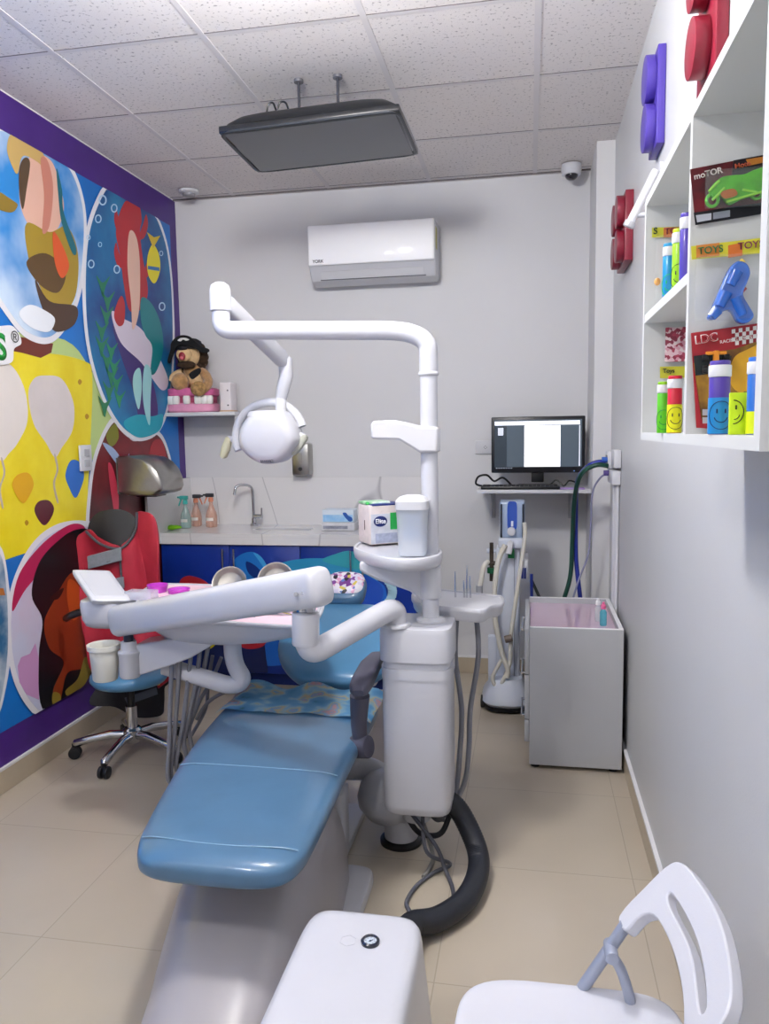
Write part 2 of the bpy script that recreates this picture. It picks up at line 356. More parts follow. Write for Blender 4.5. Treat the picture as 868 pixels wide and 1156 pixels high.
# pink oval
oval('pink_picture',[(96,588),(120,600),(140,660),(138,740),(112,800),(70,822),(40,808),(16,770),(7,712),(14,658),(36,614),(64,592)],7.6,mat('pink_lilac_print','#d9c9de',.35,col2='#c9d4ea',var=.05,vscale=2.5))
mpoly('crimson_drape',[(50,612),(80,592),(96,596),(86,616),(60,632),(30,664),(14,690),(22,648)],10.0,'#b32554')
mpoly('dark_hill',[(86,598),(104,606),(112,680),(112,790),(80,806),(48,800),(44,740),(48,700),(36,672),(44,636),(64,612)],10.8,'#141318')
mpoly('rust_mound',[(82,646),(100,668),(106,720),(96,752),(76,760),(68,790),(60,780),(72,748),(56,732),(50,704),(60,680)],11.8,'#8a3517')
mpoly('amber_patch',[(78,654),(90,664),(92,690),(82,700),(76,676)],12.8,'#b8501c')
mpoly('dark_stripe',[(56,676),(64,668),(72,664),(66,676)],13.0,'#2a120c')
mpoly('gold_braid',[(96,742),(104,752),(96,772),(80,786),(74,780),(88,766)],12.8,'#8d7a2e')
mpoly('gold_patch',[(60,782),(68,784),(68,796),(60,796)],12.8,'#8d7a2e')
mpoly('pink_blocks',[(20,752),(24,742),(34,738),(40,726),(44,744),(44,790),(30,784),(22,770)],9.8,'#cf9ccc',False)
mpoly('violet_hem',[(104,740),(116,760),(114,800),(90,802),(92,780)],12.0,'#3a1f5e')
# far-left oval
oval('blue_picture',[(-30,612),(0,616),(10,660),(14,720),(6,780),(-6,812),(-40,820),(-60,720)],8.6,mat('cyan_blue_print','#2a6f9e',.35,col2='#d9e2ea',var=.2,vscale=5))
mpoly('rust_band',[(-20,664),(4,664),(6,672),(-20,672)],11.6,'#b06a30',False)
# white label with green S and registered mark
mpoly('white_label',[(-40,372),(0,368),(14,368),(22,378),(24,388),(16,394),(14,408),(0,412),(-40,412)],11.0,'#e8e8ea',True)
p=at(12,406,'x',MX+.0105);q=at(-8,407,'x',MX+.0105)
text('S',.115,at(-4,406,'x',MX+.0105)+V((0,0,0)),Y3,Z3,K('#1f9a3c',.35),mural,'green_letter',bold=.03)
text('®',.05,at(13,386,'x',MX+.0105),Y3,Z3,K('#1b1b1e',.35),mural,'registered_mark')
# light switch
s=thing('light_switch','white twin rocker light switch on the yellow part of the mural','light switch',at(97,530,'x',XL+.01))
c=at(97,517,'x',XL+.02)
obj('cover_plate',B().box(c-V((.009,.05,.065)),c+V((.004,.05,.065)),.004),WHITE2,s)
for dz in (.026,-.026): obj('rocker',B().box(c+V((.004,-.022,dz-.018)),c+V((.009,.022,dz+.018)),.002),K('#aeb0b6',.4),s)
# ================================================================ CEILING-HUNG DISPLAY
t=thing('hanging_display','black flat display hung face down from the ceiling on two rods','display',(-.86,3.3,2.73))
R0=rotz(-.03,(-.86,3.3,2.73))@rot(-.05,'X',(-.86,3.3,2.73))@rot(-.02,'Y',(-.86,3.3,2.73))
x0,x1,y0,y1,z0=-1.235,-.49,3.09,3.52,2.715
o=obj('bezel',B().box((x0,y0,z0),(x1,y1,z0+.03),.006,mx=R0),mat('gloss_black_bezel','#17191d',.18,coat=.5,var=.1),t)
obj('screen',B().box((x0+.02,y0+.015,z0-.002),(x1-.02,y1-.015,z0+.004),mx=R0),mat('dark_glass_screen','#262e38',.12,coat=.6,var=.03),t,smooth=0)
b=B();rs=[]
for k,(ins,zz) in enumerate(((0,.028),(.01,.045),(.05,.075),(.10,.095),(.16,.10))):
    cx,cy=(x0+x1)/2,(y0+y1)/2
    rs.append([R0@p for p in sring((cx,cy,z0+zz),X3,Y3,(x1-x0)/2-ins,(y1-y0)/2-ins*.7,9,40)])
obj('rear_housing',b.rings(rs),BLACKP,t)
obj('rim',B().rings([[R0@p for p in sring(((x0+x1)/2,(y0+y1)/2,z0-.001+zz),X3,Y3,(x1-x0)/2+w,(y1-y0)/2+w,14,56)] for zz,w in ((0,-.012),(-.003,-.006),(0,.003),(.008,.003),(.008,-.012))],False),mat('dark_edge','#33373d',.2,metal=.3),t,smooth=60)
for px,py in ((337,90),(381,85)):
    p=at(px,py,'z',H-.008);q=V((p.x,p.y,z0+.09));r_=B().cyl(q,p,.006,n=10)
    o=obj('rod',r_,mat('dark_steel_rod','#4b4c56',.35,metal=.7),t)
    obj('rod_flange',B().cyl(p-V((0,0,.012)),p,.02,n=16),mat('flange_steel','#77777d',.4,metal=.6),o)
p=R0@V((x0+.17,y0+.1,z0+.09))
obj('cable_loop',wire([p,p+V((.01,.0,.045)),p+V((.03,.0,.05)),p+V((.045,0,.02)),p+V((.06,0,.05)),p+V((.085,0,.045)),p+V((.1,0,0))],.004),BLACKP,t)
# ================================================================ AIR CONDITIONER
a=thing('air_conditioner','white wall-mounted split air conditioner high on the back wall','air conditioner',(-.92,YB-.1,2.37))
ax0,ax1,az0,az1=-1.285,-.535,2.385,2.715
def acprof(s0,x): # (depth from wall, z)
    P=[(0,az0+.03),(.07,az0),(.15,az0+.02),(.2,az0+.085),(.215,az0+.10),(.215,az1-.02),(.2,az1),(0,az1)]
    return [V((x,YB-.0015-d,z)) for d,z in P]
obj('body',B().rings([acprof(0,ax0),acprof(0,ax1)]),WHITE2,a,smooth=25,bev=.008)
obj('front_panel',B().box((ax0+.004,YB-.232,az0+.098),(ax1-.004,YB-.21,az1-.004),.009,3),mat('bright_white_panel','#fbfbfd',.45,coat=.1,var=.01),a)
dd=(V((0,YB-.197,az0+.078))-V((0,YB-.155,az0+.022)));nn=V((0,-dd.z,dd.y)).normalized()
def lou(x,s): return V((x,YB-.155,az0+.022))+dd*s+nn*.002
obj('louvre',B().prism([lou(ax0+.07,.15),lou(ax1-.07,.15),lou(ax1-.07,.85),lou(ax0+.07,.85)],-nn*-.004),K('#d3d4d8',.4),a,smooth=0)
obj('louvre_gap',B().prism([lou(ax0+.06,.08),lou(ax1-.06,.08),lou(ax1-.06,.13),lou(ax0+.06,.13)],nn*.003),K('#55575e',.5),a,smooth=0)
text('YORK',.018,(ax0+.03,YB-.2325,az0+.112),X3,Z3,K('#23242b',.4),a,bold=.015)
obj('energy_sticker',B().box((ax1-.001,YB-.19,az0+.17),(ax1+.0015,YB-.12,az0+.29)),K('#b9b36a',.5),a,smooth=0)
# ================================================================ CAMERA DOME and ceiling vent
d=thing('security_camera','small white dome camera with dark lens at the ceiling corner','security camera',at(645,193,'z',H))
c=at(645,186,'z',H-.006)
obj('housing',B().lathe([(.055,0),(.056,-.03),(.05,-.055),(.04,-.06),(0,-.06)],c,28),WHITE2,d)
obj('lens_dome',B().ell(c+V((0,-.01,-.058)),(.036,.036,.03)),mat('smoked_dome','#15171f',.08,coat=1,var=.05),d)
d=thing('smoke_detector','flat round white detector on the ceiling near the mural wall','smoke detector',at(213,216,'z',H))
c=at(213,215,'z',H-.006)
obj('base',B().lathe([(.06,0),(.06,-.014),(.05,-.02),(0,-.02)],c,28),WHITE2,d);obj('sensor_ring',B().lathe([(.038,-.018),(.036,-.034),(.02,-.038),(0,-.038)],c,24),K('#8f8f96',.4),d)
# ================================================================ COUNTER with sink
CT=.927;CF_=4.30;CX1=-.63
ct=thing('countertop','white marble worktop with backsplash and sink along the back wall','countertop',(-1.4,4.5,CT-.06))
SX0,SX1,SY0,SY1=-1.66,-1.30,4.47,4.58
b=B();b.holed([(XL+.025,CF_-.02,CT-.02),(CX1,CF_-.02,CT-.02),(CX1,YB-.003,CT-.02),(XL+.025,YB-.003,CT-.02)],[[(SX0,SY0,CT-.02),(SX1,SY0,CT-.02),(SX1,SY1,CT-.02),(SX0,SY1,CT-.02)]],(0,0,.02))
b.box((XL+.025,CF_-.02,CT-.065),(CX1,CF_,CT-.0205))
obj('slab',b,M_MARBLE,ct,smooth=0)
obj('backsplash',B().box((XL+.025,YB-.018,CT+.0005),(CX1,YB-.002,CT+.305)),M_MARBLE,ct,smooth=0)
obj('side_splash',B().box((XL+.024,CF_-.16,CT-.06),(XL+.04,YB-.019,CT+.305)),M_MARBLE,ct,smooth=0)
b=B();b.box((SX0,SY0,CT-.16),(SX1,SY0+.006,CT-.002));b.box((SX0,SY1-.006,CT-.16),(SX1,SY1,CT-.002));b.box((SX0,SY0,CT-.16),(SX0+.006,SY1,CT-.002));b.box((SX1-.006,SY0,CT-.16),(SX1,SY1,CT-.002));b.box((SX0,SY0,CT-.166),(SX1,SY1,CT-.16))
obj('sink_basin',b,WHITE2,ct,smooth=0)
# cabinets: door units in deep blue with a printed sea picture
NAVY=mat('deep_blue_laminate','#0b2f8c',.3,coat=.3,var=.12,vscale=3)
dxs=[XL+.03,-1.745,-1.31,-.97,CX1+.0]
for i in range(2):
    xa,xb=(dxs[0],dxs[2]) if i==0 else (dxs[2],dxs[4])
    lab=['deep blue base cabinet under the sink and spray bottles','deep blue base cabinet behind the dental chair headrest'][i]
    cb=thing('base_cabinet',lab,'cabinet',((xa+xb)/2,4.5,0),'blue cabinets under the worktop')
    bb=B();bb.box((xa,CF_+.02,.08),(xa+.018,YB-.02,CT-.168 if i==0 else CT-.07));bb.box((xb-.018,CF_+.02,.08),(xb,YB-.02,CT-.168 if i==0 else CT-.07));bb.box((xa,CF_+.02,.08),(xb,YB-.02,.098));bb.box((xa,YB-.04,.08),(xb,YB-.022,CT-.17));bb.box((xa,CF_+.06,0),(xb,CF_+.075,.08));bb.box((xa,CF_+.02,CT-.085),(xb,CF_+.035,CT-.067))
    obj('body',bb,K('#0a2468',.4),cb,smooth=0)
    for j in range(2):
        da,db=dxs[2*i+j],dxs[2*i+j+1]
        dr=obj('door',B().box((da+.002,CF_,.085),(db-.002,CF_+.018,CT-.07),.002),NAVY,cb)
        hx=db-.035 if j==0 else da+.035
        hb=B().cyl((hx,CF_-.025,CT-.30),(hx,CF_-.025,CT-.09),.006,n=10).cyl((hx,CF_-.026,CT-.28),(hx,CF_,CT-.28),.004,n=8).cyl((hx,CF_-.026,CT-.11),(hx,CF_,CT-.11),.004,n=8)
        obj('handle',hb,CHROME,dr)
pic=thing('cabinet_picture','printed underwater picture in turquoise and blue stuck across the cabinet doors','decal',(-1.2,CF_,.1))
def dpoly(name,pts,lay,col,sm=True):
    ps=[at(px,py,'y',CF_-.0012*lay) for px,py in pts]
    if sm: ps=spline(ps,6,True)
    ps=[V((min(p.x,CX1-.003),p.y,max(.09,min(CT-.075,p.z)))) for p in ps]
    obj(name,B().prism(ps,(0,.001,0)),K(col,.35,coat=.3),pic,smooth=0)
dpoly('turquoise_body',[(288,652),(310,638),(340,631),(375,631),(405,636),(425,650),(418,690),(340,730),(300,745),(284,700)],1,'#2a95c4')
dpoly('bright_blue_belly',[(300,690),(350,660),(400,650),(426,656),(436,668),(428,690),(360,740),(290,750),(280,710)],2.2,'#1263c4')
dpoly('cyan_crest',[(364,633),(380,625),(396,622),(412,630),(430,636),(447,648),(440,652),(418,644),(396,642)],3.2,'#2f9fb0')
dpoly('blue_fin',[(264,634),(272,626),(284,623),(294,628),(302,640),(308,656),(296,664),(280,656),(270,646)],3.4,'#1b6fc0')
dpoly('fin_highlight',[(286,624),(294,628),(302,640),(308,656),(304,658),(298,642),(290,630)],4.6,'#3fa0dd')
dpoly('navy_swirl',[(278,634),(290,640),(298,652),(290,654),(280,646)],4.8,'#0a2f77')
dpoly('inner_blue',[(408,650),(422,654),(432,664),(430,678),(414,690),(404,672)],4.2,'#0c49b8')
for k in range(13):
    a_=-1.35+k*.17;cx,cy=404,668;rx,ry=39,24
    x_,y_=cx+rx*math.cos(a_),cy+ry*math.sin(a_);dx,dy=math.cos(a_)*5,math.sin(a_)*3.4
    tx,ty=-math.sin(a_)*2.3,math.cos(a_)*2.3
    dpoly('white_dash',[(x_-dx-tx,y_-dy-ty),(x_+dx-tx,y_+dy-ty),(x_+dx+tx,y_+dy+ty),(x_-dx+tx,y_-dy+ty)],5,'#a9cfdf',False)
dpoly('red_blob',[(203,656),(212,650),(228,654),(236,662),(222,668),(206,666)],3,'#b5242c')
dpoly('dark_navy_patch',[(230,715),(256,690),(290,700),(300,740),(296,770),(240,775),(226,740)],3.4,'#0a1c50')
dpoly('red_flag',[(268,722),(280,710),(300,706),(304,716),(296,730),(276,732)],5,'#b21f2c')
dpoly('yellow_patch',[(230,715),(240,708),(246,722),(238,732),(230,730)],5,'#cdbb23')
# faucet
f=thing('faucet','tall chrome gooseneck faucet behind the sink','faucet',at(287,588,'z',CT+.001))
c=at(287,590,'z',CT+.001);c.y=4.66;c.x=at(287,590,'y',4.66).x;c.z=CT+.001
obj('base',B().lathe([(.026,0),(.026,.012),(.016,.02),(.014,.05),(0,.05)],c,20),CHROME,f)
tp=at(284,548,'y',4.66)
obj('spout',B().tube(fillet([c+V((0,0,.03)),V((c.x-.005,4.66,tp.z)),V((c.x-.09,4.60,tp.z+.01)),V((c.x-.10,4.59,tp.z-.055))],.045),.009,12),CHROME,f)
o=obj('valve_body',B().cyl(c+V((0,0,.06)),c+V((.055,0,.06)),.014,n=16),CHROME,f)
obj('lever',B().cyl(c+V((.05,0,.06)),c+V((.052,0,.115)),.005,n=10),CHROME,f)
# spray bottles on counter
def spray(px,py,y,liq,trig,head,label,flip=1,h=.15,r=.034):
    c=at(px,py,'y',y);c.z=CT+.002
    t=thing('spray_bottle',label,'spray bottle',c,'spray bottles on the worktop')
    obj('bottle',B().lathe([(r*.9,0),(r,.006),(r,h*.42),(r*.85,h*.58),(r*.5,h*.78),(.012,h*.9),(.012,h),(0,h)],c,24),mat('tinted_clear_'+liq.strip('#'),liq,.12,trans=.55,alpha=.75,var=.02),t)
    obj('label_strip',B().rings([[c+V((1.02*r*math.cos(a),1.02*r*math.sin(a),z)) for a in [(-.5-.22)*PI+.44*PI*k/10 for k in range(11)]] for z in (h*.26,h*.38)],False,False),K('#e9e6df',.5),t)
    obj('collar',B().lathe([(.015,h),(.016,h+.004),(.015,h+.024),(.009,h+.028),(0,h+.028)],c,16),K(trig,.4),t)
    hd=B().box(c+V((-.035*flip,-.01,h+.028)),c+V((.02*flip,.01,h+.052)),.005);hd.cyl(c+V((-.034*flip,0,h+.042)),c+V((-.05*flip,0,h+.042)),.006,n=10)
    obj('spray_head',hd,K(head,.4),t)
    obj('trigger',B().tube([c+V((-.026*flip,0,h+.03)),c+V((-.034*flip,0,h+.012)),c+V((-.044*flip,0,h-.012))],[.006,.005,.004],8),K(trig,.4),t)
spray(210,592,4.52,'#bfe0dc','#3fb5ad','#3aa39d','clear spray bottle with turquoise head nearest the mural wall',1)
spray(222,592,4.62,'#f0c0ab','#d98a6c','#3b3c42','peach spray bottle with dark head and orange trigger, in the middle',-1)
spray(239,592,4.58,'#efbfa8','#dd8f72','#33343a','peach spray bottle with upright dark head nearest the faucet',1,.16,.036)
# green cloth
c=at(192,599,'y',4.4);c.z=CT+.004
b=B();rs=[]
for k in range(13):
    s_=k/12;w=.022*math.sin(PI*min(1,max(0,s_*.94+.03)))**.4;rs.append(sring(c+V((-.08+.16*s_,.02*math.sin(s_*5),.017+.003*math.sin(s_*9))),Y3,Z3,w*1.6,.0145*(w/.022),2.6,18))
tag(obj('cleaning_cloth',b.rings(rs),mat('lime_green_cloth','#7cc21a',.9,var=.2,vscale=20,bump=.5,bscale=90)),'lime green folded cloth on the left end of the worktop','cloth')
# boxes of gloves on counter
c=at(384,590,'y',4.5);c.z=CT+.002
gb=thing('tissue_carton','white and grey printed carton on the worktop under the blue glove box','box',c)
obj('carton',B().box(c+V((-.1,-.06,0)),c+V((.1,.06,.048)),.002),K('#cfd0d6',.5,var=.12,vscale=25),gb)
obj('print_band',B().box(c+V((-.09,-.0612,.012)),c+V((.06,-.06,.03))),K('#8f93a3',.5,var=.3,vscale=40),gb,smooth=0)
c2=c+V((0,0,.05))
gb=thing('glove_box','pale blue glove box with a dark blue hand print, topmost on the worktop','box',c2)
obj('carton',B().box(c2+V((-.095,-.055,0)),c2+V((.095,.055,.075)),.002),K('#d5e2f0',.45),gb)
obj('blue_band',B().box(c2+V((-.09,-.0562,.004)),c2+V((.09,-.055,.045))),mat('glove_print','#86bdea',.4,col2='#b5d8f4',vscale=18),gb,smooth=0)
ps=spline([c2+V((x_,-.0563,z_)) for x_,z_ in ((.03,.055),(.045,.03),(.07,.006),(.088,.012),(.085,.03),(.065,.04),(.05,.058))],5,True)
obj('hand_print',B().prism(ps,(0,-.001,0)),K('#1f53a8',.4),gb,smooth=0)
# soap dispenser
c=at(344,518,'y',YB)
sd=thing('soap_dispenser','steel wall soap dispenser above the backsplash','soap dispenser',c)
obj('body',B().box((c.x-.055,YB-.1,c.z-.1),(c.x+.055,YB-.002,c.z+.1),.01,3),STEEL,sd)
obj('spout',B().cyl((c.x,YB-.108,c.z-.06),(c.x,YB-.09,c.z-.06),.012,n=14),K('#2a2a2e',.4),sd)
obj('sight_window',B().box((c.x-.012,YB-.1015,c.z-.02),(c.x+.012,YB-.1,c.z+.04)),K('#8b8985',.3),sd,smooth=0)
# ================================================================ CORNER SHELF with plush and teeth model
sz=1.645;SXa,SXb=XL+.012,at(268,478,'y',4.5).x
sh=thing('wall_shelf','small white shelf in the corner below the plush toy','shelf',(-2,4.6,sz-.1))
obj('board',B().box((SXa,4.47,sz-.022),(SXb,YB-.002,sz),.002),WHITE2,sh)
obj('side_cheek',B().box((SXb-.018,4.5,sz-.09),(SXb,YB-.002,sz-.0225),.001),WHITE2,sh);obj('rail',B().box((SXa,YB-.02,sz-.09),(SXb-.0185,YB-.002,sz-.0225)),WHITE2,sh,smooth=0)
tc=V((at(219,460,'y',4.6).x,4.6,sz+.001))
tm=thing('teeth_model','large pink gum model with a row of white teeth on the shelf','dental model',tc)
PINK=mat('pink_gum','#e79bbd',.35,coat=.3,var=.1,vscale=20)
def gum(z0,z1,col,nm):
    rs=[]
    for z_,k in ((z0,.92),(z0+.008,1),(z1-.008,1),(z1,.9)):
        rs.append(sring(tc+V((0,0,z_)),X3,Y3,.155*k,.105*k,3.2,36))
    obj(nm,B().rings(rs),col,tm)
gum(0,.058,PINK,'lower_gum');gum(.098,.15,mat('darker_pink_gum','#d76ba0',.4,var=.15,vscale=25),'upper_gum')
obj('mouth_core',B().rings([sring(tc+V((0,.004,z_)),X3,Y3,.14,.09,3.2,36) for z_ in (.056,.1)]),K('#a54468',.5),tm)
for k in range(7):
    a_=-PI/2+(k-3)*.33;px_=.15*math.copysign(abs(math.cos(a_))**(.66),math.cos(a_));py_=.1*math.copysign(abs(math.sin(a_))**(.66),math.sin(a_))
    obj('tooth',B().rings([sring(tc+V((px_,py_,z_)),X3,Y3,.021*k_,.017*k_,3.5,16) for z_,k_ in ((.05,.8),(.06,1),(.09,1.05),(.101,.85))]),K('#eceae6',.25,coat=.4),tm)
# plush
FUR=mat('tan_plush_fur','#b98d5c',.95,var=.3,vscale=30,bump=.6,bscale=150,sheen=.4);FUR2=mat('cream_plush_fur','#e0bd8e',.95,var=.15,vscale=30,bump=.5,bscale=150);MANE=mat('dark_brown_mane','#3b2a1c',.95,var=.4,vscale=40,bump=.8,bscale=120);BLKF=mat('black_felt','#141418',.9,var=.3,bump=.3,bscale=200)
pc=tc+V((0,.0,.152))
pl=thing('plush_toy','tan plush animal with a black pirate hat sitting on the pink teeth model','plush toy',pc)
b=B();b.ell(pc+V((.01,.01,.055)),(.085,.06,.065));b.ell(pc+V((.005,0,.1)),(.065,.05,.05))
obj('body',b,FUR,pl)
obj('belly',B().ell(pc+V((.03,-.032,.05)),(.055,.035,.045)),FUR2,pl)
obj('arm',B().tube(spline([pc+V((.06,-.01,.1)),pc+V((.1,-.03,.07)),pc+V((.125,-.06,.03)),pc+V((.12,-.095,-.0)),pc+V((.095,-.12,-.02))]),[.028,.029,.03,.031,.031,.031,.031,.031,.031,.031]+[.03]*23,12),FUR,pl)
obj('paw',B().ell(pc+V((.09,-.125,-.012)),(.05,.035,.045)),mat('mottled_paw','#b08a5a',.95,var=.5,vscale=40,bump=.5,bscale=100),pl)
obj('arm',B().tube(spline([pc+V((-.06,-.01,.1)),pc+V((-.11,-.02,.075)),pc+V((-.13,-.03,.04))]),[.027]*17,12),FUR2,pl)
obj('paw',B().ell(pc+V((-.045,-.085,.035)),(.055,.05,.055)),FUR,pl)
hd=pc+V((-.01,-.02,.2))
obj('head',B().ell(hd,(.07,.06,.075)),FUR2,pl)
b=B()
for k in range(16):
    a_=2*PI*k/16;b.ell(hd+V((.07*math.cos(a_)+.012,.028,.075*math.sin(a_)-.01)),(.034,.03,.034),10)
obj('mane',b,MANE,pl)
obj('muzzle',B().ell(hd+V((-.005,-.06,.0)),(.05,.035,.042)),FUR2,pl)
obj('open_mouth',B().ell(hd+V((-.005,-.089,-.012)),(.022,.012,.026)),K('#8d1f2c',.4),pl)
obj('tongue',B().ell(hd+V((-.005,-.097,-.024)),(.012,.008,.012)),K('#d86a78',.4),pl)
obj('nose',B().ell(hd+V((-.005,-.082,.035)),(.034,.016,.014)),K('#15131a',.4),pl)
obj('chin_beard',B().ell(hd+V((.0,-.045,-.062)),(.06,.035,.025)),MANE,pl)
obj('neckerchief',B().prism(spline([pc+V((.005,-.062,.085)),pc+V((.07,-.06,.118)),pc+V((.075,-.062,.09)),pc+V((.03,-.072,.05))],5,True),(0,.01,0)),BLKF,pl)
b=B();rs=[]
for z_,w_,t_ in ((.035,.088,.078),(.05,.088,.076),(.085,.075,.06),(.1,.05,.04),(.106,.015,.012)): rs.append(sring(hd+V((0,.005,z_)),X3,Y3,w_,t_,2.2,28))
ht=obj('pirate_hat',b.rings(rs),BLKF,pl)
out=spline([hd+V(q) for q in ((-.09,-.07,.03),(-.08,-.072,.075),(-.03,-.075,.112),(.03,-.075,.11),(.07,-.07,.08),(.11,-.06,.045),(.148,-.05,.03),(.146,-.05,.012),(.11,-.055,.008),(.06,-.068,.04),(0,-.075,.058),(-.05,-.074,.04),(-.1,-.065,-.045),(-.115,-.06,-.03))],5,True)
obj('hat_brim',B().prism(out,(0,.014,0)),BLKF,ht,bev=.004)
obj('hat_emblem',B().prism(spline([hd+V((x_,-.0765,z_)) for x_,z_ in ((-.035,.083),(-.015,.078),(.0,.088),(.02,.08),(.04,.086),(.02,.096),(0,.098),(-.02,.095))],4,True),(0,-.003,0)),K('#dcdbd8',.7),ht)
c=at(258,462,'y',4.6);c.z=sz+.001
pr=thing('plush_box','narrow white box with two small dots beside the teeth model','box',c)
obj('carton',B().box(c+V((-.032,-.05,0)),c+V((.036,.05,.178)),.004),K('#e6dfe2',.5),pr)
obj('base_lip',B().box(c+V((-.036,-.056,0)),c+V((.04,.056,.01)),.002),K('#c9a98c',.6),pr)
for z_ in (.04,.13): obj('dot',B().cyl(c+V((.018,-.0525,z_)),c+V((.018,-.05,z_)),.005,n=10),K('#55505a',.5),pr)
# ================================================================ HAND DRYER on the left wall
c0=at(145,512,'x',XL);dy0,dy1=3.86,4.14
hd_=thing('hand_dryer','rounded stainless steel hand dryer on the mural wall beside the counter','hand dryer',(XL+.1,4,1.18))
rs=[]
zt,zb=1.40,1.185
def dprof(y,k=1.): 
    P=[(0,zb+.02),(.05,zb),(.2,zb),(.235,zb+.012),(.25,zb+.04),(.245,zb+.085),(.225,zb+.135),(.19,zb+.175),(.14,zb+.203),(.07,zt),(0,zt)]
    cz=(zb+zt)/2
    return [V((XL+.024+d_*(k),y,cz+(z_-cz)*k)) for d_,z_ in P]
obj('cover',B().rings([dprof(dy0,.94),dprof(dy0+.012,1),dprof(dy1-.012,1),dprof(dy1,.94)]),STEEL,hd_,smooth=50)
obj('back_plate',B().box((XL+.0075,dy0+.01,zb+.01),(XL+.0235,dy1-.01,zt-.01)),K('#55554f',.4),hd_,smooth=0)
obj('air_nozzle',B().box((XL+.08,3.94,zb-.012),(XL+.2,4.06,zb-.0005),.004),K('#2b2b2d',.4),hd_)
# ================================================================ WORKSTATION SHELF, MONITOR
wz=1.178
ws=thing('monitor_shelf','white bracketed wall shelf under the computer monitor','shelf',(0,4.55,wz-.1))
wx0,wx1=at(538,552,'y',4.36).x,.332
obj('board',B().box((wx0,4.36,wz-.02),(wx1,YB-.002,wz),.002),WHITE2,ws)
for bx in (at(556,570,'y',4.6).x,.24):
    b=B().box((bx-.012,YB-.012,wz-.2),(bx+.012,YB-.002,wz-.021)).box((bx-.012,4.45,wz-.032),(bx+.012,YB-.013,wz-.021));b.tube([(bx,YB-.014,wz-.18),(bx,4.5,wz-.035)],.006,8)
    obj('bracket',b,K('#a9a9ae',.4),ws)
mo=thing('computer_monitor','black computer monitor showing a white document on a dark screen','monitor',(.04,4.56,wz+.001))
mc=at(607,502,'y',4.52);mw,mh=.262,.16
R1=rotz(-.0,mc)
def mb(a,b_,bev=0): return B().box(mc+V(a),mc+V(b_),bev,mx=R1)
obj('bezel',mb((-mw,-.0,-mh),(mw,.035,mh),.006),mat('monitor_black','#13141a',.35,var=.05),mo)
obj('rear_case',mb((-.16,.0355,-.1),(.16,.07,.1),.02),BLACKP,mo)
sc=obj('screen',mb((-mw+.018,-.0015,-mh+.032),(mw-.018,0,mh-.018)),K('#47525c',.2,emit=.55),mo,smooth=0)
def scr(n_,x0_,x1_,z0_,z1_,col,e): obj(n_,mb((x0_,-.0025,z0_),(x1_,-.0016,z1_)),K(col,.3,emit=e),sc,smooth=0)
scr('page',-.075,.125,-.125,.108,'#fbfbff',1.5);scr('toolbar',-.242,.232,.112,.134,'#e9ebf4',1.0);scr('side_panel',-.244,-.175,-.127,.108,'#27323c',.5)
scr('thumbnail',-.224,-.194,.055,.098,'#f0f3ff',1.1);scr('scrollbar',.228,.234,-.122,.108,'#c9ccd6',.8);scr('taskbar',-.244,.244,-.1275,-.1255,'#12151b',.2)
obj('power_light',mb((.2,-.002,-.152),(.206,-.0003,-.148)),K('#7fa8ff',.3,emit=.6),mo,smooth=0)
for k in range(7): obj('taskbar_icon',mb((-.235+k*.014,-.0025,-.1345),(-.229+k*.014,-.0003,-.130)),K('#b8c4d6',.3,emit=.5),sc,smooth=0)
obj('stand_neck',B().box(mc+V((-.035,.02,-mh-.055)),mc+V((.035,.05,-mh+.02)),.004),BLACKP,mo)
obj('stand_base',B().box((mc.x-.11,4.48,wz+.001),(mc.x+.11,4.66,wz+.014),.004),BLACKP,mo)
kb=thing('keyboard','black keyboard lying in front of the monitor','keyboard',(-.04,4.41,wz+.001))
kx0,kx1=at(543,548,'y',4.4).x,at(632,548,'y',4.4).x
obj('base',B().box((kx0,4.37,wz+.001),(kx1,4.472,wz+.018),.005),BLACKP,kb)
b=B()
for r_ in range(5):
    n_=18
    for k in range(n_):
        xa=kx0+.01+(kx1-kx0-.02)*k/n_;b.box((xa,4.378+r_*.018,wz+.0182),(xa+(kx1-kx0-.02)/n_-.003,4.392+r_*.018,wz+.024))
o=obj('keys',b,K('#202127',.5),kb,smooth=0)
tag(obj('mouse_pad',B().box((.165,4.372,wz+.001),(.30,4.47,wz+.006),.002),K('#a98cc9',.7)),'lilac pad on the shelf right of the keyboard','mouse pad')
ca=wire([(-.27,4.5,wz+.012),(-.30,4.44,wz+.03),(-.285,4.43,wz+.07),(-.24,4.49,wz+.075),(-.2,4.505,wz+.04),(-.15,4.49,wz+.06),(-.1,4.5,wz+.015)],.006)
ca=tag(obj('monitor_cable',ca,BLACKP),'tangled black cables left of the monitor base on the shelf','cable')
ca2=wire([(.11,4.5,wz+.01),(.15,4.51,wz+.045),(.19,4.5,wz+.012),(.22,4.505,wz+.04),(.26,4.51,wz+.03)],.005)
tag(obj('monitor_cable',ca2,BLACKP),'black cable behind the lilac pad at the right of the monitor','cable')
# outlets
def outlet(px,py,label,w=.06,h=.04):
    c=at(px,py,'y',YB);o=thing('wall_outlet',label,'outlet',c+V((0,-.005,-h)))
    obj('cover_plate',B().box(c+V((-w,-.012,-h)),c+V((w,-.001,h)),.004),WHITE2,o)
    for dx_,dz_ in ((-.008,0),(.008,0),(0,.008),(0,-.008)): obj('socket_hole',B().cyl(c+V((dx_,-.0135,dz_)),c+V((dx_,-.012,dz_)),.0025,n=8),K('#2b2c30',.5),o)
outlet(548,505,'white wall outlet half behind the left edge of the monitor')
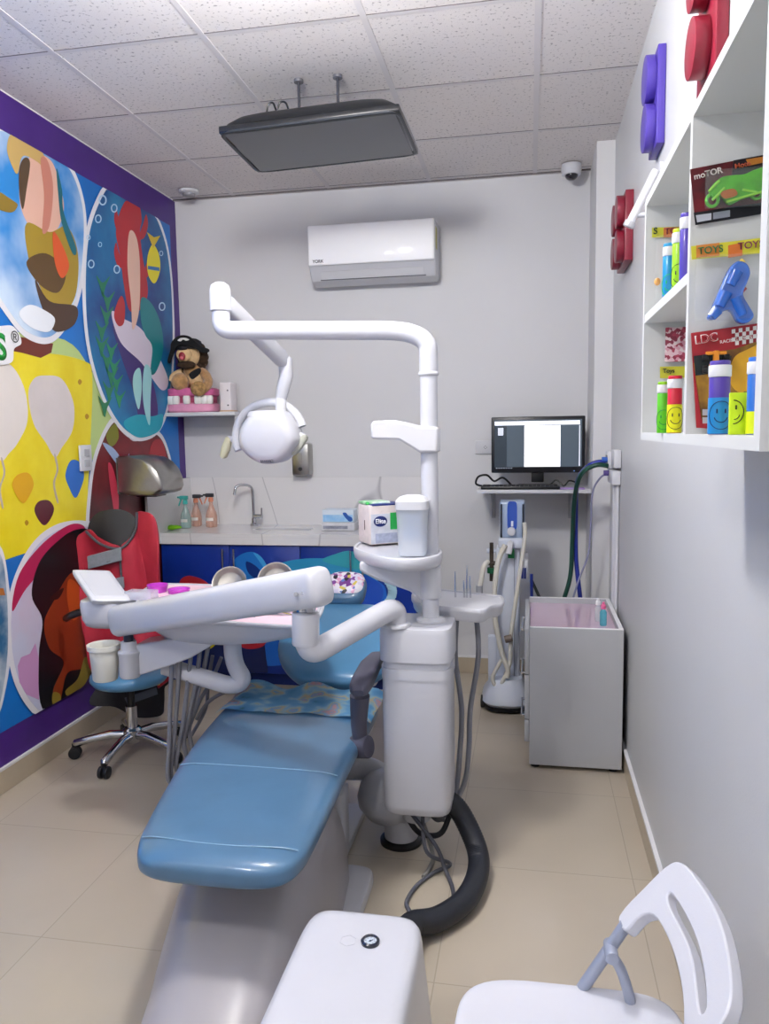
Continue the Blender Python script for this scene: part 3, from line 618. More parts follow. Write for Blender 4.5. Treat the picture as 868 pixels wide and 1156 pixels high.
# ================================================================ SEDATION MACHINE on its wheeled stand (right back)
gy=4.25
gm=thing('sedation_machine','pale grey wheeled gas sedation machine with blue flowmeter face under the monitor shelf','medical machine',(at(572,780,'y',gy).x,gy,0))
def G(px,py,y=gy): return at(px,py,'y',y)
xc=G(574,700).x
PALE=mat('pale_blue_grey_plastic','#c9cfdc',.4,var=.03)
obj('base',B().rings([sring((xc-.01,gy-.02,z_),X3,Y3,w_,d_,3,36) for z_,w_,d_ in ((.03,.12,.17),(.05,.135,.19),(.075,.13,.18),(.12,.10,.13),(.16,.085,.1))]),PALE,gm)
obj('base_skirt',B().rings([sring((xc-.01,gy-.02,z_),X3,Y3,.125,.18,3,36) for z_ in (.012,.03)]),BLACKP,gm)
for sx,sy in ((-.135,-.10),(.125,-.10),(-.1,.15),(.09,.15)):
    w=B().cyl((xc+sx-.012,gy+sy,.035),(xc+sx+.012,gy+sy,.035),.034,n=20,bev=.004)
    obj('caster',w,mat('rubber_wheel_%d'%(sx*100+sy*10),'#25262b',.6,var=.1),gm)
obj('rear_panel',B().box((xc-.115,gy+.05,.10),(xc-.055,gy+.09,.36),.006),PALE,gm)
obj('column',B().box((xc-.068,gy-.03,.14),(xc+.062,gy+.08,.875),.012,3),PALE,gm)
obj('column_groove',B().box((xc+.03,gy-.033,.16),(xc+.034,gy-.029,.86)),K('#8e95a6',.5),gm,smooth=0)
hd0,hd1=G(565,603),G(592,562)
hz0,hz1=hd0.z,min(hd1.z,1.13);hx=(hd0.x+hd1.x)/2
tilt=rot(.06,'X',(hx,gy,hz0))
he=obj('flowmeter_head',B().box((hx-.066,gy-.06,hz0-.01),(hx+.066,gy+.05,hz1),.01,3,mx=tilt),mat('steel_blue_face','#9eb0cb',.3,coat=.3,var=.04),gm)
obj('blue_scale',B().rings([[tilt@p for p in sring((hx,gy-.063+d_,(hz0+hz1)/2+.02),X3,Z3,.026,.078,5,28)] for d_ in (0,.004)]),mat('flow_scale_blue','#2f55b4',.25,coat=.4,var=.1),he)
obj('scale_float',B().box((hx-.006,gy-.068,hz0+.055),(hx+.006,gy-.0635,hz0+.085),.001,mx=tilt),K('#dfe6f2',.3),he)
for sx in (-.058,.058): obj('side_rail',B().cyl(tilt@V((hx+sx,gy-.066,hz0-.005)),tilt@V((hx+sx,gy-.066,hz1-.01)),.005,n=10),K('#3e4350',.35,metal=.5),he)
obj('mix_knob',B().cyl(tilt@V((hx-.004,gy-.085,hz0+.03)),tilt@V((hx-.004,gy-.06,hz0+.03)),.022,n=24,bev=.003),WHITE2,he)
obj('collar_bracket',B().box((hx-.075,gy-.07,hz0-.07),(hx+.07,gy+.06,hz0-.012),.012,3),PALE,gm)
obj('green_tag',B().box((hx-.022,gy-.078,hz0-.12),(hx+.012,gy-.07,hz0-.068),.002),K('#14804a',.4),gm)
p0=G(570,616,gy-.09);
obj('outlet_elbow',B().tube(fillet([V((hx-.01,gy-.06,hz0-.04)),V((hx-.01,gy-.1,hz0-.045)),V((hx-.02,gy-.11,hz0-.09))],.03),.018,14),WHITE2,gm)
CREAM=mat('cream_hose','#d9d6cb',.45,var=.04)
HY=gy-.12
obj('breathing_hose',wire([G(570,615,HY),G(561,640,HY),G(558,690,HY),G(566,735,HY),G(573,755,HY),G(572,765,HY)],.014,10),CREAM,gm)
obj('breathing_hose',wire([G(592,590,HY),G(592,610,HY),G(584,665,HY),G(577,715,HY),G(575,750,HY),G(563,775,HY),G(556,765,HY),G(566,745,HY)],.011,10),CREAM,gm)
obj('hose_clip',B().cyl(G(570,722,HY-.015),G(578,720,HY-.015),.02,n=14),K('#6d5f55',.5),gm)
# side valve with short white hose
obj('side_arm',B().cyl((xc-.068,gy-.0,G(553,622).z),(G(556,622).x-.03,gy-.0,G(553,622).z),.013,n=14),PALE,gm)
vx=G(555,640).x
obj('valve',B().cyl((vx,gy-.02,G(555,655).z),(vx,gy-.02,G(555,612).z),.011,n=14).cyl((vx-.02,gy-.02,G(555,635).z),(vx+.02,gy-.02,G(555,635).z),.012,n=12),mat('valve_brown','#4a4038',.4,metal=.3,var=.3,vscale=40),gm)
obj('green_valve_ring',B().cyl((vx,gy-.02,G(555,640).z),(vx,gy-.02,G(555,646).z),.024,n=14),K('#175a38',.4),gm)
obj('short_hose',wire([G(551,634,gy-.02),G(546,640,gy-.05),G(543,655,gy-.06),G(541,664,gy-.06)],.014,10),CREAM,gm)
obj('hose_cuff',B().cyl(G(541,661,gy-.06),G(541,672,gy-.06),.018,n=14),K('#9a9ba2',.4),gm)
b=B();b.box((xc+.062,gy+.02,.80),(xc+.105,gy+.05,.84),.004);b.box((xc+.085,gy+.0,.70),(xc+.105,gy+.03,.80),.003)
obj('side_hook',b,WHITE2,gm)
for k in range(2): obj('supply_valve',B().cyl((xc+.075+.014*k,gy+.0,.70),(xc+.075+.014*k,gy+.0,.76),.006,n=10),K('#1d2c7a',.4),gm)
# gas supply hoses (blue and green) from machine to wall outlets
GYv=3.93
go=thing('gas_outlet','white medical gas outlet box on the right wall with hoses plugged in','gas outlet',(XR,GYv,1.2))
gz1,gz0=at(697,511,'x',XR-.03).z,at(697,545,'x',XR-.03).z
obj('valve_box',B().box((XR-.05,GYv+.01,gz0+.05),(XR-.001,GYv+.12,gz1),.006),WHITE2,go)
obj('valve_box',B().box((XR-.035,GYv-.13,gz0+.06),(XR-.001,GYv+.004,gz1+.01),.006),WHITE2,go)
obj('lower_box',B().box((XR-.042,GYv-.12,gz0-.02),(XR-.001,GYv+.10,gz0+.048),.006),WHITE2,go)
for k in range(2): obj('slot',B().box((XR-.0525+.0*k,GYv+.03+.05*k,gz1-.07),(XR-.0505,GYv+.045+.05*k,gz1-.02)),K('#2b2c33',.5),go,smooth=0)
for k,yy in enumerate((-.09,-.03,.06)):
    obj('conduit',B().cyl((XR-.012,GYv+yy,.1025),(XR-.012,GYv+yy,gz0-.021),.009,n=12),K('#cfd0d5',.35),go)
plugs=[((684,519),'#2f5fb5'),((690,526),'#1b6a46'),((686,534),'#5a4a90')]
for (px,py),col in plugs:
    p=at(px,py,'y',GYv+.03);obj('plug',B().cyl(V((XR-.043,p.y,p.z)),V((p.x-.02,p.y,p.z)),.014,n=14),K(col,.4),go)
def gh(pts,r,col,label):
    return tag(obj('gas_hose',wire([at(px,py,'y',y) for px,py,y in pts],r,10),K(col,.4),None),label,'hose','gas hoses plugged into the right wall outlet')
gh([(683,521,3.96),(670,523,3.96),(657,533,4.0),(651,548,4.06),(650,580,4.12),(650,625,4.14),(652,650,4.14),(655,676,4.13),(656,700,4.12),(656,735,4.12)],.0115,'#22308f','dark blue gas hose curving down from the wall outlet behind the white cabinet')
gh([(686,526,3.94),(674,525,3.93),(660,531,3.95),(652,545,4.0),(648,570,4.08),(646,610,4.12),(644,648,4.12),(637,675,4.12),(628,700,4.12),(620,740,4.14)],.0115,'#123f34','dark green gas hose curving down from the wall outlet behind the white cabinet')
gh([(686,534,3.95),(677,540,3.98),(669,556,4.04),(667,590,4.1),(664,625,4.12),(655,650,4.1),(649,668,4.09),(640,700,4.1)],.005,'#8f92b0','thin lilac-grey tube hanging from the wall outlet to behind the cabinet')
gh([(600,648,4.2),(600,665,4.2),(601,700,4.2),(602,760,4.2)],.0085,'#1d2c80','short dark blue hose running down beside the sedation machine column')
gh([(600,655,4.23),(606,668,4.22),(611,680,4.2),(616,700,4.2),(618,750,4.2)],.0085,'#14201f','short black hose leaning away from the sedation machine column')
# ================================================================ RIGHT CABINET
CBX0,CBX1,CBY0,CBY1,CBH=.004,.402,3.40,4.04,.645
cb=thing('drawer_cabinet','low white drawer cabinet with a pink glass top against the right wall','cabinet',(.2,3.7,0))
GW=mat('shaded_white_melamine','#b3b5b9',.38,var=.015)  # white cabinet; its shade is mixed into this even grey
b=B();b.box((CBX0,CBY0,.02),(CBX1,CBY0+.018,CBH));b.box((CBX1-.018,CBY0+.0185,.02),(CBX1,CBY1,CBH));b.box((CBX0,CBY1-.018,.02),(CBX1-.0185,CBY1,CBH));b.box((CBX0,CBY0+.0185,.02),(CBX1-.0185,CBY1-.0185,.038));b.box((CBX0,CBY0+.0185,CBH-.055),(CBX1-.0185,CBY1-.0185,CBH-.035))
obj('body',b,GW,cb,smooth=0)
obj('glass_top',B().box((CBX0+.001,CBY0+.019,CBH-.0345),(CBX1-.019,CBY1-.019,CBH-.026)),mat('pink_glass','#d9bcd0',.08,coat=.7,var=.02),cb,smooth=0)
obj('edge_band',B().box((CBX0,CBY0+.001,CBH),(CBX1,CBY0+.018,CBH+.002)).box((CBX1-.018,CBY0+.018,CBH),(CBX1,CBY1,CBH+.002)).box((CBX0,CBY1-.018,CBH),(CBX1-.018,CBY1,CBH+.002)),K('#eeeef0',.35),cb,smooth=0)
for z0_,z1_ in ((.43,.635),(.225,.425),(.12,.22)):
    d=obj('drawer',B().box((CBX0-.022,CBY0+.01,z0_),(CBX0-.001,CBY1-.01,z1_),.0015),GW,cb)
    obj('drawer_handle',B().cyl((CBX0-.035,3.6,z1_-.05),(CBX0-.035,3.84,z1_-.05),.005,n=10).cyl((CBX0-.035,3.61,z1_-.05),(CBX0-.022,3.61,z1_-.05),.004,n=8).cyl((CBX0-.035,3.83,z1_-.05),(CBX0-.022,3.83,z1_-.05),.004,n=8),CHROME,d)
for x_,y_ in ((.03,3.44),(.37,3.44),(.03,3.99),(.37,3.99)): obj('foot',B().cyl((x_,y_,0),(x_,y_,.0195),.02,n=14),BLACKP,cb)
def pump(px,py,y,liq,cap,label):
    c=at(px,py,'y',y);c.z=CBH-.0255
    t=thing('pump_bottle',label,'bottle',c,'small bottles on the white cabinet')
    r=.0155 if cap!='#f0f0f2' else .014
    obj('bottle',B().lathe([(r*.9,0),(r,.004),(r,.062),(r*.6,.072),(.007,.076),(0,.076)],c,20),mat('liquid_'+liq.strip('#'),liq,.15,trans=.4,alpha=.85,var=.03),t)
    obj('spray_cap',B().lathe([(.010,.076),(.011,.078),(.0105,.095),(.006,.098),(.006,.108),(0,.108)],c,18),K(cap,.35),t)
pump(675,690,3.66,'#dfe4ea','#f0f0f2','tiny clear bottle with a white cap on the pink glass top')
pump(681,694,3.58,'#5fc4d8','#e9729f','tiny turquoise bottle with a pink cap on the pink glass top')
# ================================================================ BRICK-SHAPED WALL DECORATIONS
def studbrick(name,label,col,y0,y1,z0,z1,cols,rows,th=.03,st=.028,rr=.055):
    t=thing(name,label,'wall decoration',(XR,(y0+y1)/2,z0),'toy brick shapes on the right wall')
    m=mat('painted_'+col.strip('#'),col,.4,coat=.15,var=.04)
    obj('plate',B().box((XR-th,y0,z0),(XR-.001,y1,z1),.003),m,t)
    for i in range(cols):
        for j in range(rows):
            cy=y0+(y1-y0)*(i+.5)/cols;cz=z0+(z1-z0)*(j+.5)/rows
            obj('stud',B().cyl((XR-th-st,cy,cz),(XR-th-.0005,cy,cz),rr,n=36,bev=.0012),m,t)
yf0=at(716,213,'x',XR).y;zf1=at(716,213,'x',XR).z;zf0=at(714,294,'x',XR).z;yf1=at(705,309,'x',XR).y
studbrick('toy_brick_plaque','red toy brick shape with round studs on the wall beyond the toy shelf','#7d1a2f',yf0,yf1,zf0,zf1,2,2,.035,.03,min((zf1-zf0)/4.3,(yf1-yf0)/4.3))
yp0=at(753,50,'x',XR).y;zp1=at(753,48,'x',XR).z;zp0=at(751,160,'x',XR).z;yp1=yp0+.17
studbrick('toy_brick_plaque','purple toy brick shape with two stacked round studs near the ceiling','#4b3a9c',yp0,yp1,zp0,zp1,1,2,.027,.03,(zp1-zp0)*.245)
yr0=at(824,20,'x',XR).y;zr0=at(812,88,'x',XR).z
studbrick('toy_brick_plaque','red toy brick shape above the toy shelf at the top edge','#84192f',yr0,yr0+.2,zr0,zr0+.30,1,2,.028,.036,.066)
# ================================================================ TOY SHELF UNIT on the right wall
UX,UY0,UY1,UZ0,UZ1=.226,.835,1.685,1.487,1.965
ut=.015;DV=1.215
un=thing('toy_shelf','white wall shelf unit with compartments full of toys on the right wall','shelf unit',(.33,1.26,UZ0))
SW=mat('shelf_white','#d3d5d4',.4,var=.01)
obj('top_board',B().box((UX,UY0,UZ1-ut),(XR-.002,UY1,UZ1)),SW,un,smooth=0)
obj('bottom_board',B().box((UX,UY0,UZ0),(XR-.002,UY1,UZ0+ut)),SW,un,smooth=0)
obj('side_board',B().box((UX,UY1-ut,UZ0+ut),(XR-.002,UY1,UZ1-ut)),SW,un,smooth=0)
obj('side_board',B().box((UX,UY0,UZ0+ut),(XR-.002,UY0+.022,UZ1-ut)),SW,un,smooth=0)
obj('divider',B().box((UX,DV,UZ0+ut),(XR-.002,DV+.016,UZ1-ut)),SW,un,smooth=0)
obj('middle_shelf',B().box((UX+.001,DV+.0165,1.722),(XR-.002,UY1-ut-.0005,1.738)),SW,un,smooth=0)
obj('back_panel',B().box((XR-.006,UY0+.0225,UZ0+ut),(XR-.0025,UY1-ut,UZ1-ut)),SW,un,smooth=0)
# --- toys
def tubetoy(cx,cy,z,r,h,cap,body,low,label,smile='#222222',face=-PI/2,lowh=.5,name='bubble_tube'):
    t=thing(name,label,'toy tube',(cx,cy,z),'bubble tubes on the toy shelf')
    c=V((cx,cy,z))
    obj('tube',B().cyl(c,c+V((0,0,h*.78)),r,n=28,bev=.001),K(body,.35,coat=.3),t)
    obj('white_collar',B().cyl(c+V((0,0,h*.7805)),c+V((0,0,h*.94)),r*1.08,n=28,bev=.001),K('#e6e6ea',.4),t)
    obj('cap',B().cyl(c+V((0,0,h*.9405)),c+V((0,0,h)),r*.96,n=28,bev=.001),K(cap,.35,coat=.3),t)
    if low: obj('sleeve',B().rings([[c+V((r*1.05*math.cos(2*PI*k/28),r*1.05*math.sin(2*PI*k/28),zz)) for k in range(28)] for zz in (.001,h*lowh)],False),K(low,.35),t)
    if smile:
        # printed smiling face wrapped on the front
        fr=h*.19;fc=h*.26;R_=r*1.075
        def onr(u,v): 
            a=face+u/R_;return c+V((R_*math.cos(a),R_*math.sin(a),fc+v))
        fb=B();fb.tube([onr(fr*math.cos(a*PI/14)*.9,fr*math.sin(a*PI/14)) for a in range(29)],.0005,5)
        fb.tube([onr(fr*.5*math.cos(PI+a*PI/10),fr*.5*math.sin(PI+a*PI/10)) for a in range(1,10)],.0006,5)
        for u in (-.3,.3): fb.tube([onr(fr*u,fr*.15),onr(fr*u,fr*.45)],.0009,6)
        obj('smiling_face',fb,K(smile,.5),t)
Zb=UZ0+ut+.0005;Zm=1.7385
def ux(px,y): return at(px,480,'y',y).x
tubetoy(ux(811,1.05),1.05,Zb,.0125,.092,'#5b46a8','#5038a0','#1f86c8','purple bubble tube with a blue sleeve, front of the lower right compartment',smile='#1c2a5a')
tubetoy(ux(748,1.42),1.42,Zb,.0098,.088,'#93d422','#5cc41e',None,'bright green bubble tube, leftmost on the bottom of the far compartment',smile='#0c8a3a',lowh=.5)
tubetoy(ux(761,1.36),1.36,Zb,.0115,.094,'#d8203a','#cf2038','#e6e415','red bubble tube with a yellow sleeve in the far lower compartment')
tubetoy(ux(751,1.50),1.50,Zm,.0105,.10,'#2d9bd0','#1f8fca',None,'light blue bubble tube on the far middle shelf',smile='#18c83a')
tubetoy(ux(761.5,1.43),1.43,Zm,.0105,.108,'#c8e41a','#9fdc16',None,'lime green bubble tube between the blue and purple ones on the middle shelf')
tubetoy(ux(770,1.35),1.35,Zm,.0105,.113,'#5a48b0','#5140a8',None,'violet bubble tube beside the divider on the middle shelf',smile=None)
tubetoy(ux(854,.985),.985,Zb,.0115,.09,'#2f6cc8','#2d6cc4','#d7e81a','blue and white bubble tube half hidden by the near end board',smile=None,lowh=.3)
# lime box sleeve
yb=1.0;xa,xb=ux(822.5,yb),ux(849,yb)-.0005
bt=thing('bubble_box','flat lime yellow bubble toy sleeve with a smiling face beside the purple tube','toy box',((xa+xb)/2,yb,Zb))
xb=min(xb,xa+.026)
obj('sleeve',B().box((xa,yb-.003,Zb),(xb,yb+.003,Zb+.050),.0008),K('#c8e81a',.4),bt)
fc=V((xa+.004,yb-.0035,Zb+.027))
fb=B();fb.tube([fc+V((.0115*math.sin(a*PI/12),0,.014*math.cos(a*PI/12))) for a in range(0,13)],.0006,5)
fb.tube([fc+V((.001+.006*math.sin(a),0,-.003-.006*math.cos(a))) for a in (0,.4,.8,1.2,1.5)],.0006,5);fb.tube([fc+V((.003,0,.003)),fc+V((.003,0,.008))],.001,6)
obj('smiling_face',fb,K('#2a3a18',.5),bt)
# blister cards hanging on the divider face (normal -Y)
CLEAR=mat('clear_film','#e8eef2',.12,alpha=.07,coat=.6,var=.02)
def card(name,label,cat,pts,y,m,th=.0012):
    ps=[at(px,py,'y',y) for px,py in pts];ps=[V((min(p.x,XR-.008),p.y,max(p.z,UZ0+ut+.001))) for p in ps]
    t=thing(name,label,cat,V((sum(p.x for p in ps)/4,y,min(p.z for p in ps))))
    obj('backing_card',B().prism(ps,(0,th,0)),m,t,smooth=0)
    return t
def patch(parent,name,pts,y,col,th=.0008,sm=False,m=None):
    ps=[at(px,py,'y',y) for px,py in pts]
    if sm: ps=spline(ps,5,True)
    ps=[V((min(p.x,XR-.0075),p.y,max(p.z,UZ0+ut+.001))) for p in ps]
    return obj(name,B().prism(ps,(0,th,0)),m or K(col,.4),parent,smooth=0)
def blob(pts,y,th,bev=.002):  # chunky relief shape
    ps=spline([at(px,py,'y',y) for px,py in pts],5,True);return B().prism(ps,(0,-th,0))
yc=DV-.004
mc_=card('motorcycle_card','dark red blister card holding a lime green toy motorcycle, top of the near compartment','toy',[(779,191),(872,173),(880,238),(785,254)],yc,mat('red_black_card','#7c1a26',.4,col2='#3a1218',vscale=25,var=.2))
Y1=yc-.001
patch(mc_,'black_foot_strip',[(783,240),(878,226),(880,238),(785,254)],Y1,'#15161c')
patch(mc_,'barcode_panel',[(785.5,243),(803,240.5),(803,248),(787,251)],Y1-.001,'#b9bcc6');patch(mc_,'text_panel',[(805,240),(824,237),(824,244.5),(805,247.5)],Y1-.001,'#8d929e')
patch(mc_,'dark_picture',[(828,181),(872,173),(876,210),(840,214),(826,200)],Y1,'#241a20');patch(mc_,'amber_picture',[(842,180),(866,176),(868,182),(846,187)],Y1-.0008,'#c07a2c')
a0=at(784,203,'y',Y1-.001);a1=at(812,196,'y',Y1-.001);rd=(a1-a0).normalized();ud=V((-rd.z,0,rd.x))
text('moTOR',.0085,a0,rd,ud,K('#e4d9d4',.4),mc_,bold=.02)
a0=at(830,191,'y',Y1-.002);text('Moto',.007,a0,rd,ud,K('#c8583a',.4),mc_,bold=.02)
LIME=mat('lime_plastic','#56b428',.3,coat=.4,var=.25,vscale=60)
bk=blob([(800,215),(812,203),(826,200),(838,199),(850,194),(866,190),(868,200),(858,208),(862,214),(850,222),(836,226),(822,232),(812,222),(804,226)],Y1-.002,.010)
obj('toy_motorcycle',bk,LIME,mc_,bev=.002)
for px,py in ((804,226),(854,217)):
    c=at(px,py,'y',Y1-.008);obj('toy_wheel',B().tube([c+V((.0078*math.cos(a*PI/8),0,.0085*math.sin(a*PI/8))) for a in range(17)],.0024,8),LIME,mc_)
for q in (((800,216),(812,204)),((804,226),(818,212)),((838,214),(854,217)),((820,228),(862,216))):
    a,b_=[at(*w_,'y',Y1-.013) for w_ in q];obj('toy_frame_bar',B().cyl(a,b_,.0017,n=8),K('#8fd43a',.3,coat=.3),mc_)
patch(mc_,'orange_engine',[(814,217),(828,213),(832,220),(818,224)],Y1-.0135,'#b0672a',sm=True)
obj('blister',B().box(at(797,234,'y',Y1-.017),V((at(868,190,'y',Y1).x,Y1-.0005,at(868,190,'y',Y1).z)),.004),CLEAR,mc_)
# bagged blue toy pistol
bg=thing('toy_pistol_bag','blue toy water pistol in a clear bag with a yellow and orange header','toy',at(820,360,'y',yc))
Y2=yc-.008
patch(bg,'bag_header',[(780,278),(880,266),(880,284),(781,293)],Y2,'#d8d23a')
for a_,b_,col in ((786,812,'#d8883a'),(822,838,'#d9742f')): patch(bg,'orange_print',[(a_,277),(b_,274),(b_,288.5),(a_,291)],Y2-.0008,col)
a0=at(788,287.5,'y',Y2-.002);a1=at(810,285,'y',Y2-.002);rd=(a1-a0).normalized();ud=V((-rd.z,0,rd.x))
text('TOYS',.0098,a0,rd,ud,K('#1f7a4a',.4),bg,bold=.01);text('TOYS',.0098,at(833,282,'y',Y2-.002),rd,ud,K('#7c2a4a',.4),bg,bold=.01)
obj('film',B().box(V((at(783,362,'y',Y2).x,Y2-.022,at(783,364,'y',Y2).z)),V((at(856,290,'y',Y2).x,Y2-.001,at(856,288,'y',Y2).z)),.003),CLEAR,bg)
BT=mat('blue_toy_plastic','#1b62c4',.25,coat=.5,var=.15,vscale=30)
obj('toy_pistol',blob([(797,360),(801,350),(806,338),(812,324),(820,306),(830,297),(840,300),(844,310),(840,322),(836,334),(842,346),(848,358),(840,366),(830,364),(822,352),(812,354),(804,362)],Y2-.004,.016),BT,bg,bev=.003)
for a_,b_,r_ in (((832,306),(824,322),.0085),((820,330),(812,346),.0085),((810,350),(803,358),.008),((830,336),(838,356),.008)):
    obj('moulded_bulge',B().tube([at(*a_,'y',Y2-.019),at(*b_,'y',Y2-.019)],[r_,r_*.8],14),BT,bg,smooth=60)
obj('yellow_nozzle',B().cyl(at(835,299,'y',Y2-.012),at(839,294,'y',Y2-.012),.004,n=12),K('#e2c23a',.4),bg)
obj('red_trigger',B().cyl(at(838,329,'y',Y2-.012),at(842,325,'y',Y2-.012),.0022,n=10),K('#b02a2a',.4),bg)
# race car card
rc=card('race_car_card','red and amber blister card with a small orange toy race car and checkered flag print','toy',[(780,376),(876,362),(876,490),(786,483)],yc-.003,K('#a51f2b',.4))
Y3_=yc-.005
patch(rc,'amber_picture',[(783,410),(800,398),(830,394),(876,378),(876,484),(792,474)],Y3_,'#8c5a1c',m=mat('amber_print','#7a4a18',.4,col2='#c7962a',vscale=14,var=.5))
patch(rc,'dark_picture',[(783,402),(812,398),(826,402),(822,418),(800,422),(785,424)],Y3_-.0008,'#1c2426');patch(rc,'yellow_hood',[(828,405),(845,394),(876,384),(876,440),(838,444),(824,430)],Y3_-.0012,'#cf9c1e',sm=True)
patch(rc,'dark_foot',[(824,452),(840,442),(876,442),(876,490),(822,486)],Y3_-.0016,'#20242c')
for i in range(9):
    for j in range(4):
        if (i+j)%2==0: patch(rc,'flag_check',[(826+i*4,372+j*4.6-i*.6),(830+i*4,371.4+j*4.6-i*.6),(830+i*4,376+j*4.6-i*.6),(826+i*4,376.6+j*4.6-i*.6)],Y3_-.0012,'#ded9d6')
a0=at(785,389,'y',Y3_-.002);a1=at(800,386.5,'y',Y3_-.002);rd=(a1-a0).normalized();ud=V((-rd.z,0,rd.x))
text('LDC',.0125,a0,rd,ud,K('#e6e0dc',.4),rc,bold=.03);text('LDC',.0105,at(786.5,388,'y',Y3_-.004),rd,ud,K('#b51f2b',.4),rc,bold=.0)
text('RACING SERIES',.0045,at(813,388,'y',Y3_-.003),rd,ud,K('#e6e0dc',.4),rc)
OR=mat('orange_toy_plastic','#e08a18',.3,coat=.4,var=.1)
cc=at(808,407,'y',Y3_-.012)
b=B().box(cc+V((-.004,-.004,-.016)),cc+V((.004,.004,.014)),.0015);b.box(cc+V((-.014,-.003,.008)),cc+V((.014,.003,.013)),.001);b.box(cc+V((-.009,-.004,-.012)),cc+V((.009,.003,-.004)),.0015)
obj('toy_race_car',b,OR,rc)
for sx,sz_ in ((-1,.004),(1,.004),(-1,-.012),(1,-.012)): obj('toy_wheel',B().cyl(cc+V((sx*.011,0,sz_)),cc+V((sx*.018,0,sz_)),.0052,n=14,bev=.001),BLACKP,rc)
for k in range(2): patch(rc,'label_panel',[(793,462+k*9),(802,462+k*9),(802,469+k*9),(793,469+k*9)],Y3_-.002,'#a9a6ac')
# far compartment bags
yq=UY1-ut-.004
bg=thing('toy_bag','clear toy bag with a yellow and orange header on the far middle shelf','toy',at(755,335,'y',yq))
patch(bg,'bag_header',[(736,257),(790,255),(790,267),(736,268)],yq-.001,'#c9c83a')
patch(bg,'orange_print',[(749,257),(790,255.5),(790,267),(749,268)],yq-.002,'#c9743a')
text('S',.013,at(737.5,264.5,'y',yq-.003),X3,Z3,K('#26402a',.4),bg,bold=.02);text('TOYS',.012,at(750,264.5,'y',yq-.003),X3,Z3,K('#7d2a35',.4),bg,bold=.02)
obj('film',B().box(V((at(738,335,'y',yq).x,yq-.02,Zm+.001)),V((at(790,270,'y',yq).x,yq-.002,at(738,268,'y',yq).z)),.003),CLEAR,bg)
for px,py,col,r_ in ((757,284,'#c23a2a',.006),(756,292,'#e89a2a',.007),(742,318,'#e0a04a',.006),(753,302,'#e2dcd2',.008),(765,280,'#dfe03a',.006)):
    obj('small_toy',B().ell(at(px,py,'y',yq-.01),(r_,.006,r_*1.3),14),K(col,.35,coat=.3),bg)
pk=thing('patterned_packet','small pink patterned packet hanging in the far lower compartment','packet',at(760,410,'y',yq))
obj('packet',B().box(V((at(750,408,'y',yq).x,yq-.006,at(750,409,'y',yq).z)),V((at(790,371,'y',yq).x,yq-.001,at(750,370,'y',yq).z)),.002),cellmat('pink_speckle_print',['#e4c3c8','#b0455a','#d9a0ac','#8e2f45','#e8d4d4'],160,.4),pk)
pk=thing('toy_bag','small bag with a yellow lettered header in the far lower compartment','toy',at(760,440,'y',yq))
patch(pk,'bag_header',[(745,414),(790,413),(790,426),(745,427)],yq-.002,'#c8c23a');text('Toys',.011,at(748,422.5,'y',yq-.004),X3,Z3,K('#2c2c22',.4),pk,bold=.02)
obj('film',B().box(V((at(746,470,'y',yq).x,yq-.012,Zb+.001)),V((at(790,428,'y',yq).x,yq-.001,at(746,428,'y',yq).z)),.003),CLEAR,pk)
# white rod bracket beyond the shelf
wr=thing('wall_rod','short white tubular bracket arm on the right wall beside the toy shelf','bracket',at(712,250,'x',.33))
E1=at(712,250,'x',.33);E2=at(741,192,'x',.405)
obj('tube',B().cyl(E1,E2,.014,n=16,bev=.002),mat('translucent_white_tube','#dcdde1',.25,coat=.4,var=.02),wr)
obj('end_cap',B().cyl(E1+(E1-E2).normalized()*.02,E1-(E1-E2).normalized()*.001,.019,n=18,bev=.003),K('#b9bac0',.35,metal=.3),wr)
obj('wall_stay',B().cyl(E1.lerp(E2,.12),V((XR-.002,E1.lerp(E2,.12).y,E1.lerp(E2,.12).z-.0)),.009,n=12),K('#c2c3c8',.35),wr)
obj('wall_flange',B().cyl((XR-.012,E2.y,E2.z),(XR-.001,E2.y,E2.z),.026,n=18),WHITE2,wr)
# ================================================================ DENTAL CHAIR
dc=thing('dental_chair','blue reclined dental chair on a large glossy grey base, front of the room','dental chair',(-.78,2.2,0))
def ramp(y,tab):
    for (a,*va),(b,*vb) in zip(tab,tab[1:]):
        if a<=y<=b:
            t=(y-a)/(b-a);t=t*t*(3-2*t) if False else t;return [p+(q-p)*t for p,q in zip(va,vb)]
    return list(tab[-1][1:]) if y>tab[-1][0] else list(tab[0][1:])
ST=[(1.645,-.88,-.66,.455,.012),(1.652,-.915,-.615,.456,.026),(1.67,-.945,-.575,.457,.036),(1.70,-.965,-.552,.458,.042),(1.76,-.99,-.538,.459,.043),(1.95,-1.035,-.54,.46,.043),(2.2,-1.085,-.55,.459,.043),(2.45,-1.12,-.555,.457,.044),(2.7,-1.14,-.555,.455,.046),(2.82,-1.13,-.56,.455,.046),(2.87,-1.10,-.59,.455,.04),(2.89,-1.03,-.66,.455,.02)]
rs=[]
ys=[1.645,1.652,1.66,1.67,1.685,1.70,1.73,1.76,1.82,1.9,2.0,2.1,2.2,2.3,2.45,2.6,2.7,2.8,2.84,2.87,2.885,2.89]
for y in ys:
    l,r_,z,t_=ramp(y,ST);rs.append(sring(((l+r_)/2,y,z),X3,Z3,(r_-l)/2,t_,3.4,48))
seat=obj('seat_cushion',B().rings(rs),BLUEL,dc,smooth=60,sub=1)
def seam(y0,d):
    l,r_,z,t_=ramp(y0,ST);w=(r_-l)/2-.012;c=(l+r_)/2
    return wire([(c+u*w,y0+d*(1-u*u),z+t_*(1-.0*abs(u)**3)-(.011 if abs(u)>.95 else .001 if abs(u)<.8 else .004)) for u in (-1,-.85,-.6,-.3,0,.3,.6,.85,1)],.0016,6)
